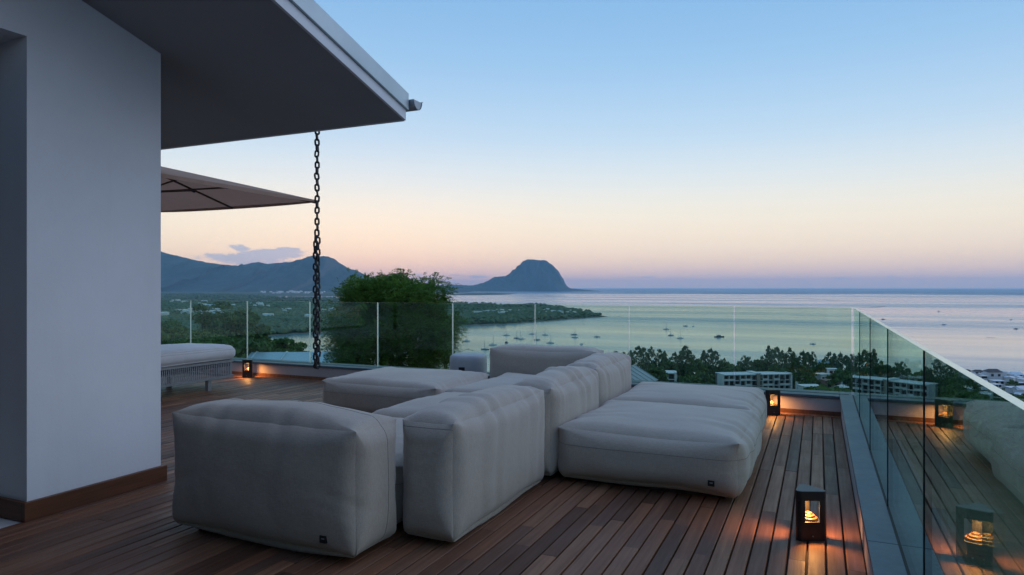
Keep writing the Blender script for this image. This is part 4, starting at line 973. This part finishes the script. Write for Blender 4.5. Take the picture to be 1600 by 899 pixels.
p = atd(979, 594, 64); roof_house('neighbour_house', 'gabled house with blue grey roof behind the farthest upright backrest', (p.x, p.y, p.z), 4.0, 3.6, 3, 1.15, TH + R(62), M['b_slate'], M['b_recess'])
# small houses of the plain, the spit and the far coast town
def hut_mesh(i):
    g_ = random.Random(i); w, d, h = g_.uniform(9, 16), g_.uniform(7, 10), g_.uniform(3, 4.5); mb = MB(); mb.box(-w / 2, w / 2, -d / 2, d / 2, -3, h)
    hr = g_.uniform(1.2, 2.4); b = len(mb.v); mb.v += [(-w / 2 - .5, -d / 2 - .5, h), (w / 2 + .5, -d / 2 - .5, h), (w / 2 + .5, d / 2 + .5, h), (-w / 2 - .5, d / 2 + .5, h), (-w / 2 - .5, 0, h + hr), (w / 2 + .5, 0, h + hr)]
    for f in ((0, 1, 5, 4), (2, 3, 4, 5), (1, 2, 5), (3, 0, 4)): mb.f.append(tuple(b + q_ for q_ in f)); mb.m.append(1)
    return mb.mesh('house', [M['b_white'], M['b_white'] if i % 3 else M['b_blue']])
huts = [hut_mesh(i) for i in range(8)]
def hut(px, py, s, name, label, group, i, lift=7.0):
    X, Y = sea_xy(px, py + 3); z0 = gz(X, Y)
    o = link(name, huts[i % 8], None, W(X, Y, max(z0, SEA) + lift), (0, 0, random.uniform(0, 3.14))); o.scale = (s, s, s); tag(o, label, 'house', group)
hr_ = random.Random(21); i = 0
for (x0, x1, y0, y1, n_) in [(263, 292, 470, 474, 7), (310, 330, 472, 475, 4), (316, 335, 478, 482, 5), (344, 364, 477, 481, 6), (272, 300, 487, 494, 9), (305, 345, 487, 497, 12), (390, 420, 475, 481, 7), (412, 426, 497, 501, 3), (505, 525, 485, 489, 4), (440, 455, 486, 491, 3), (255, 262, 492, 498, 2), (470, 486, 496, 500, 2)]:
    for k in range(n_): hut(hr_.uniform(x0, x1), hr_.uniform(y0, y1), hr_.uniform(.8, 1.25), 'plain_house', 'small pale roofed house among the trees of the coastal plain', 'houses of the plain', i, 5.5); i += 1
for k in range(46):
    px = hr_.uniform(738, 905) if k < 34 else hr_.uniform(760, 790); py = 489.5 + hr_.uniform(-2.5, 4.0) - (px - 800) * .012
    hut(px, py, hr_.uniform(.55, .95), 'spit_house', 'small white house along the shore of the wooded spit', 'houses on the spit', i, 4.5); i += 1
for k in range(60):
    px = hr_.triangular(400, 525, 455); py = hr_.uniform(456.2, 460.2) - (3)
    hut(px, py + .8, hr_.uniform(1.2, 2.2), 'coast_house', 'tiny white house of the far coastal town below the mountains', 'houses of the far coastal town', i, 8.0); i += 1

tw = random.Random(77); TW = []
while len(TW) < 34:
    px, Y = tw.uniform(1500, 1680), tw.uniform(360, 540); X = (px - 800) / F * Y; z0 = gz(X, Y)
    if z0 < SEA + 1.2: continue
    TW.append((px, Y, X, z0))
for k, (px, Y, X, z0) in enumerate(sorted(TW)):
    o = link('town_house', huts[k % 8], None, W(X, Y, z0 + 1.5), (0, 0, tw.uniform(0, 3.14))); sc_ = tw.uniform(.38, .62); o.scale = (sc_, sc_, sc_); tag(o, 'small white house of the hillside town at the far right', 'house', 'houses of the hillside town')
# ------------------------------------------------------------------ boats
M['hull'] = mat_plain('boat hull', (.20, .22, .24), (.26, .28, .30), 1, .4); M['hull_w'] = mat_plain('white boat hull', (.6, .61, .62), (.68, .69, .70), 1, .35); M['hull_d'] = mat_plain('dark boat hull', (.03, .04, .05), (.05, .06, .07), 1, .4)
def hull_mesh(L, B, D, mat):
    mb = MB(); st_ = [(-.5, .38, .55), (-.3, .47, .5), (0, .5, .5), (.25, .38, .6), (.42, .17, .75), (.5, .01, .9)]
    for x, b, s in st_: mb.v += [(x * L, -b * B, D * (s + .3)), (x * L, -b * B * .6, -.3), (x * L, b * B * .6, -.3), (x * L, b * B, D * (s + .3))]
    for i in range(5):
        a = i * 4
        for q_ in ((0, 1, 5, 4), (1, 2, 6, 5), (2, 3, 7, 6), (3, 0, 4, 7)): mb.f.append(tuple(a + k for k in q_)); mb.m.append(0)
    mb.f.append((0, 3, 2, 1)); mb.m.append(0); return mb.mesh('hull', mat)
def sailboat(hm):
    t = empty('sailing_boat'); link('hull', hull_mesh(10.5, 3.2, 1.1, hm), t)
    mb = MB(); mb.box(-2.2, 2.2, -.9, .9, .8, 1.75); mb.obj('cabin', M['hull_w'], t)
    mb = MB(); mb.tube([(.6, 0, .8), (.6, 0, 13)], [.26, .16], 6); mb.obj('mast', M['hull'], t)
    mb = MB(); mb.tube([(.5, 0, 2.5), (-3.8, 0, 2.6)], .2, 6); mb.obj('boom', M['hull_w'], t); return t
def motorboat(L, hm):
    t = empty('motor_boat'); link('hull', hull_mesh(L, L * .3, L * .1, hm), t)
    mb = MB(); mb.box(-L * .25, L * .12, -L * .1, L * .1, L * .08, L * .2); mb.obj('cabin', M['hull_w'] if hm is not M['hull_d'] else M['hull'], t)
    mb = MB(); mb.box(-L * .2, L * .02, -L * .09, L * .09, L * .26, L * .275); mb.bar((-L * .18, 0, L * .18), (-L * .18, 0, L * .27), L * .01); mb.bar((0, 0, L * .18), (0, 0, L * .27), L * .01); mb.obj('canopy', M['hull_w'], t); return t
sb = [sailboat(M['hull_w']), sailboat(M['hull']), sailboat(M['hull_w'])]; mo = [motorboat(9, M['hull']), motorboat(8, M['hull_w']), motorboat(9, M['hull_d'])]
used = set()
def put(kind, i, px, py, rz, label, group, s=1.0):
    src = (sb if kind == 's' else mo)[i % 3]; key = (kind, i % 3); o = src if key not in used else copy_tree(src); used.add(key)
    v = onz(px, py, SEA); o.location = (v.x, v.y, SEA + .05); o.rotation_euler = (0, 0, rz); o.scale = (s, s, s); tag(o, label, 'boat', group)
SB = sorted([(791.5, 524), (808, 528.5), (831.5, 522), (852, 523.5), (897, 523), (898.5, 527.5), (758, 546), (729, 533), (860, 536), (1041, 514.5), (1048, 524), (1063, 528.5), (770, 539), (839, 531), (814, 529.6)])
for k, (px, py) in enumerate(SB):
    put('s', k, px, py, random.Random(k).choice([.2, 2.9, 3.6, -.4]) + TH, 'small sailing boat with bare mast, %s from the left in the bay' % ORD[k], 'moored sailing boats', .95)
put('m', 2, 1124, 526.5, TH + .1, 'dark motor cruiser moored alone below the second far pane joint', None, 1.6)
for k, (px, py) in enumerate([(933, 526.5), (909, 538), (791, 535.5), (1071, 509.5), (1083, 510)]): put('m', k, px, py, TH + k, 'small motor boat among the moored sailing boats, ' + ['right of the fourth far pane', 'low above the far backrest', 'leftmost', 'left of a close pair', 'right of a close pair'][k], 'moored motor boats', 1.0)
put('m', 1, 1270, 537.5, TH + 2.8, 'small white motor boat above the apartment block skyline', None, .9)
put('m', 0, 1475, 507.5, TH + .1, 'boat with cabin under way on the open water at right', None, 1.1)
put('m', 2, 1587, 514, TH + 3.1, 'boat at the right edge of the water', None, .9); put('m', 1, 1580, 499.5, TH, 'distant boat near the right edge of the water, farther out', None, .9)
put('m', 0, 1467, 486.5, TH + .6, 'distant boat beyond the cabin boat', None, 1.2); put('m', 2, 1380, 499, TH, 'distant boat just above the sloping glass rail', None, 1.0); put('m', 1, 1075, 467.5, TH, 'lone distant boat in the lagoon above the far glass', None, 1.6)

# ------------------------------------------------------------------ haze
mb = MB(); B_ = 72000.0; mb.box(-B_, B_, -B_, B_, SEA - 4.5, 760)
t = NT('sea haze'); pv_ = t.n('ShaderNodeVolumePrincipled'); pv_.inputs['Density'].default_value = 3.8e-5; pv_.inputs['Absorption Color'].default_value = (.45, .45, .45, 1); pv_.inputs['Color'].default_value = (.36, .70, 1.0, 1); pv_.inputs['Anisotropy'].default_value = .2
t.l(pv_.outputs[0], t.out.inputs['Volume'])
hz = mb.obj('haze', t.m); tag(hz, 'thin evening haze over the bay', 'haze', kind='stuff')
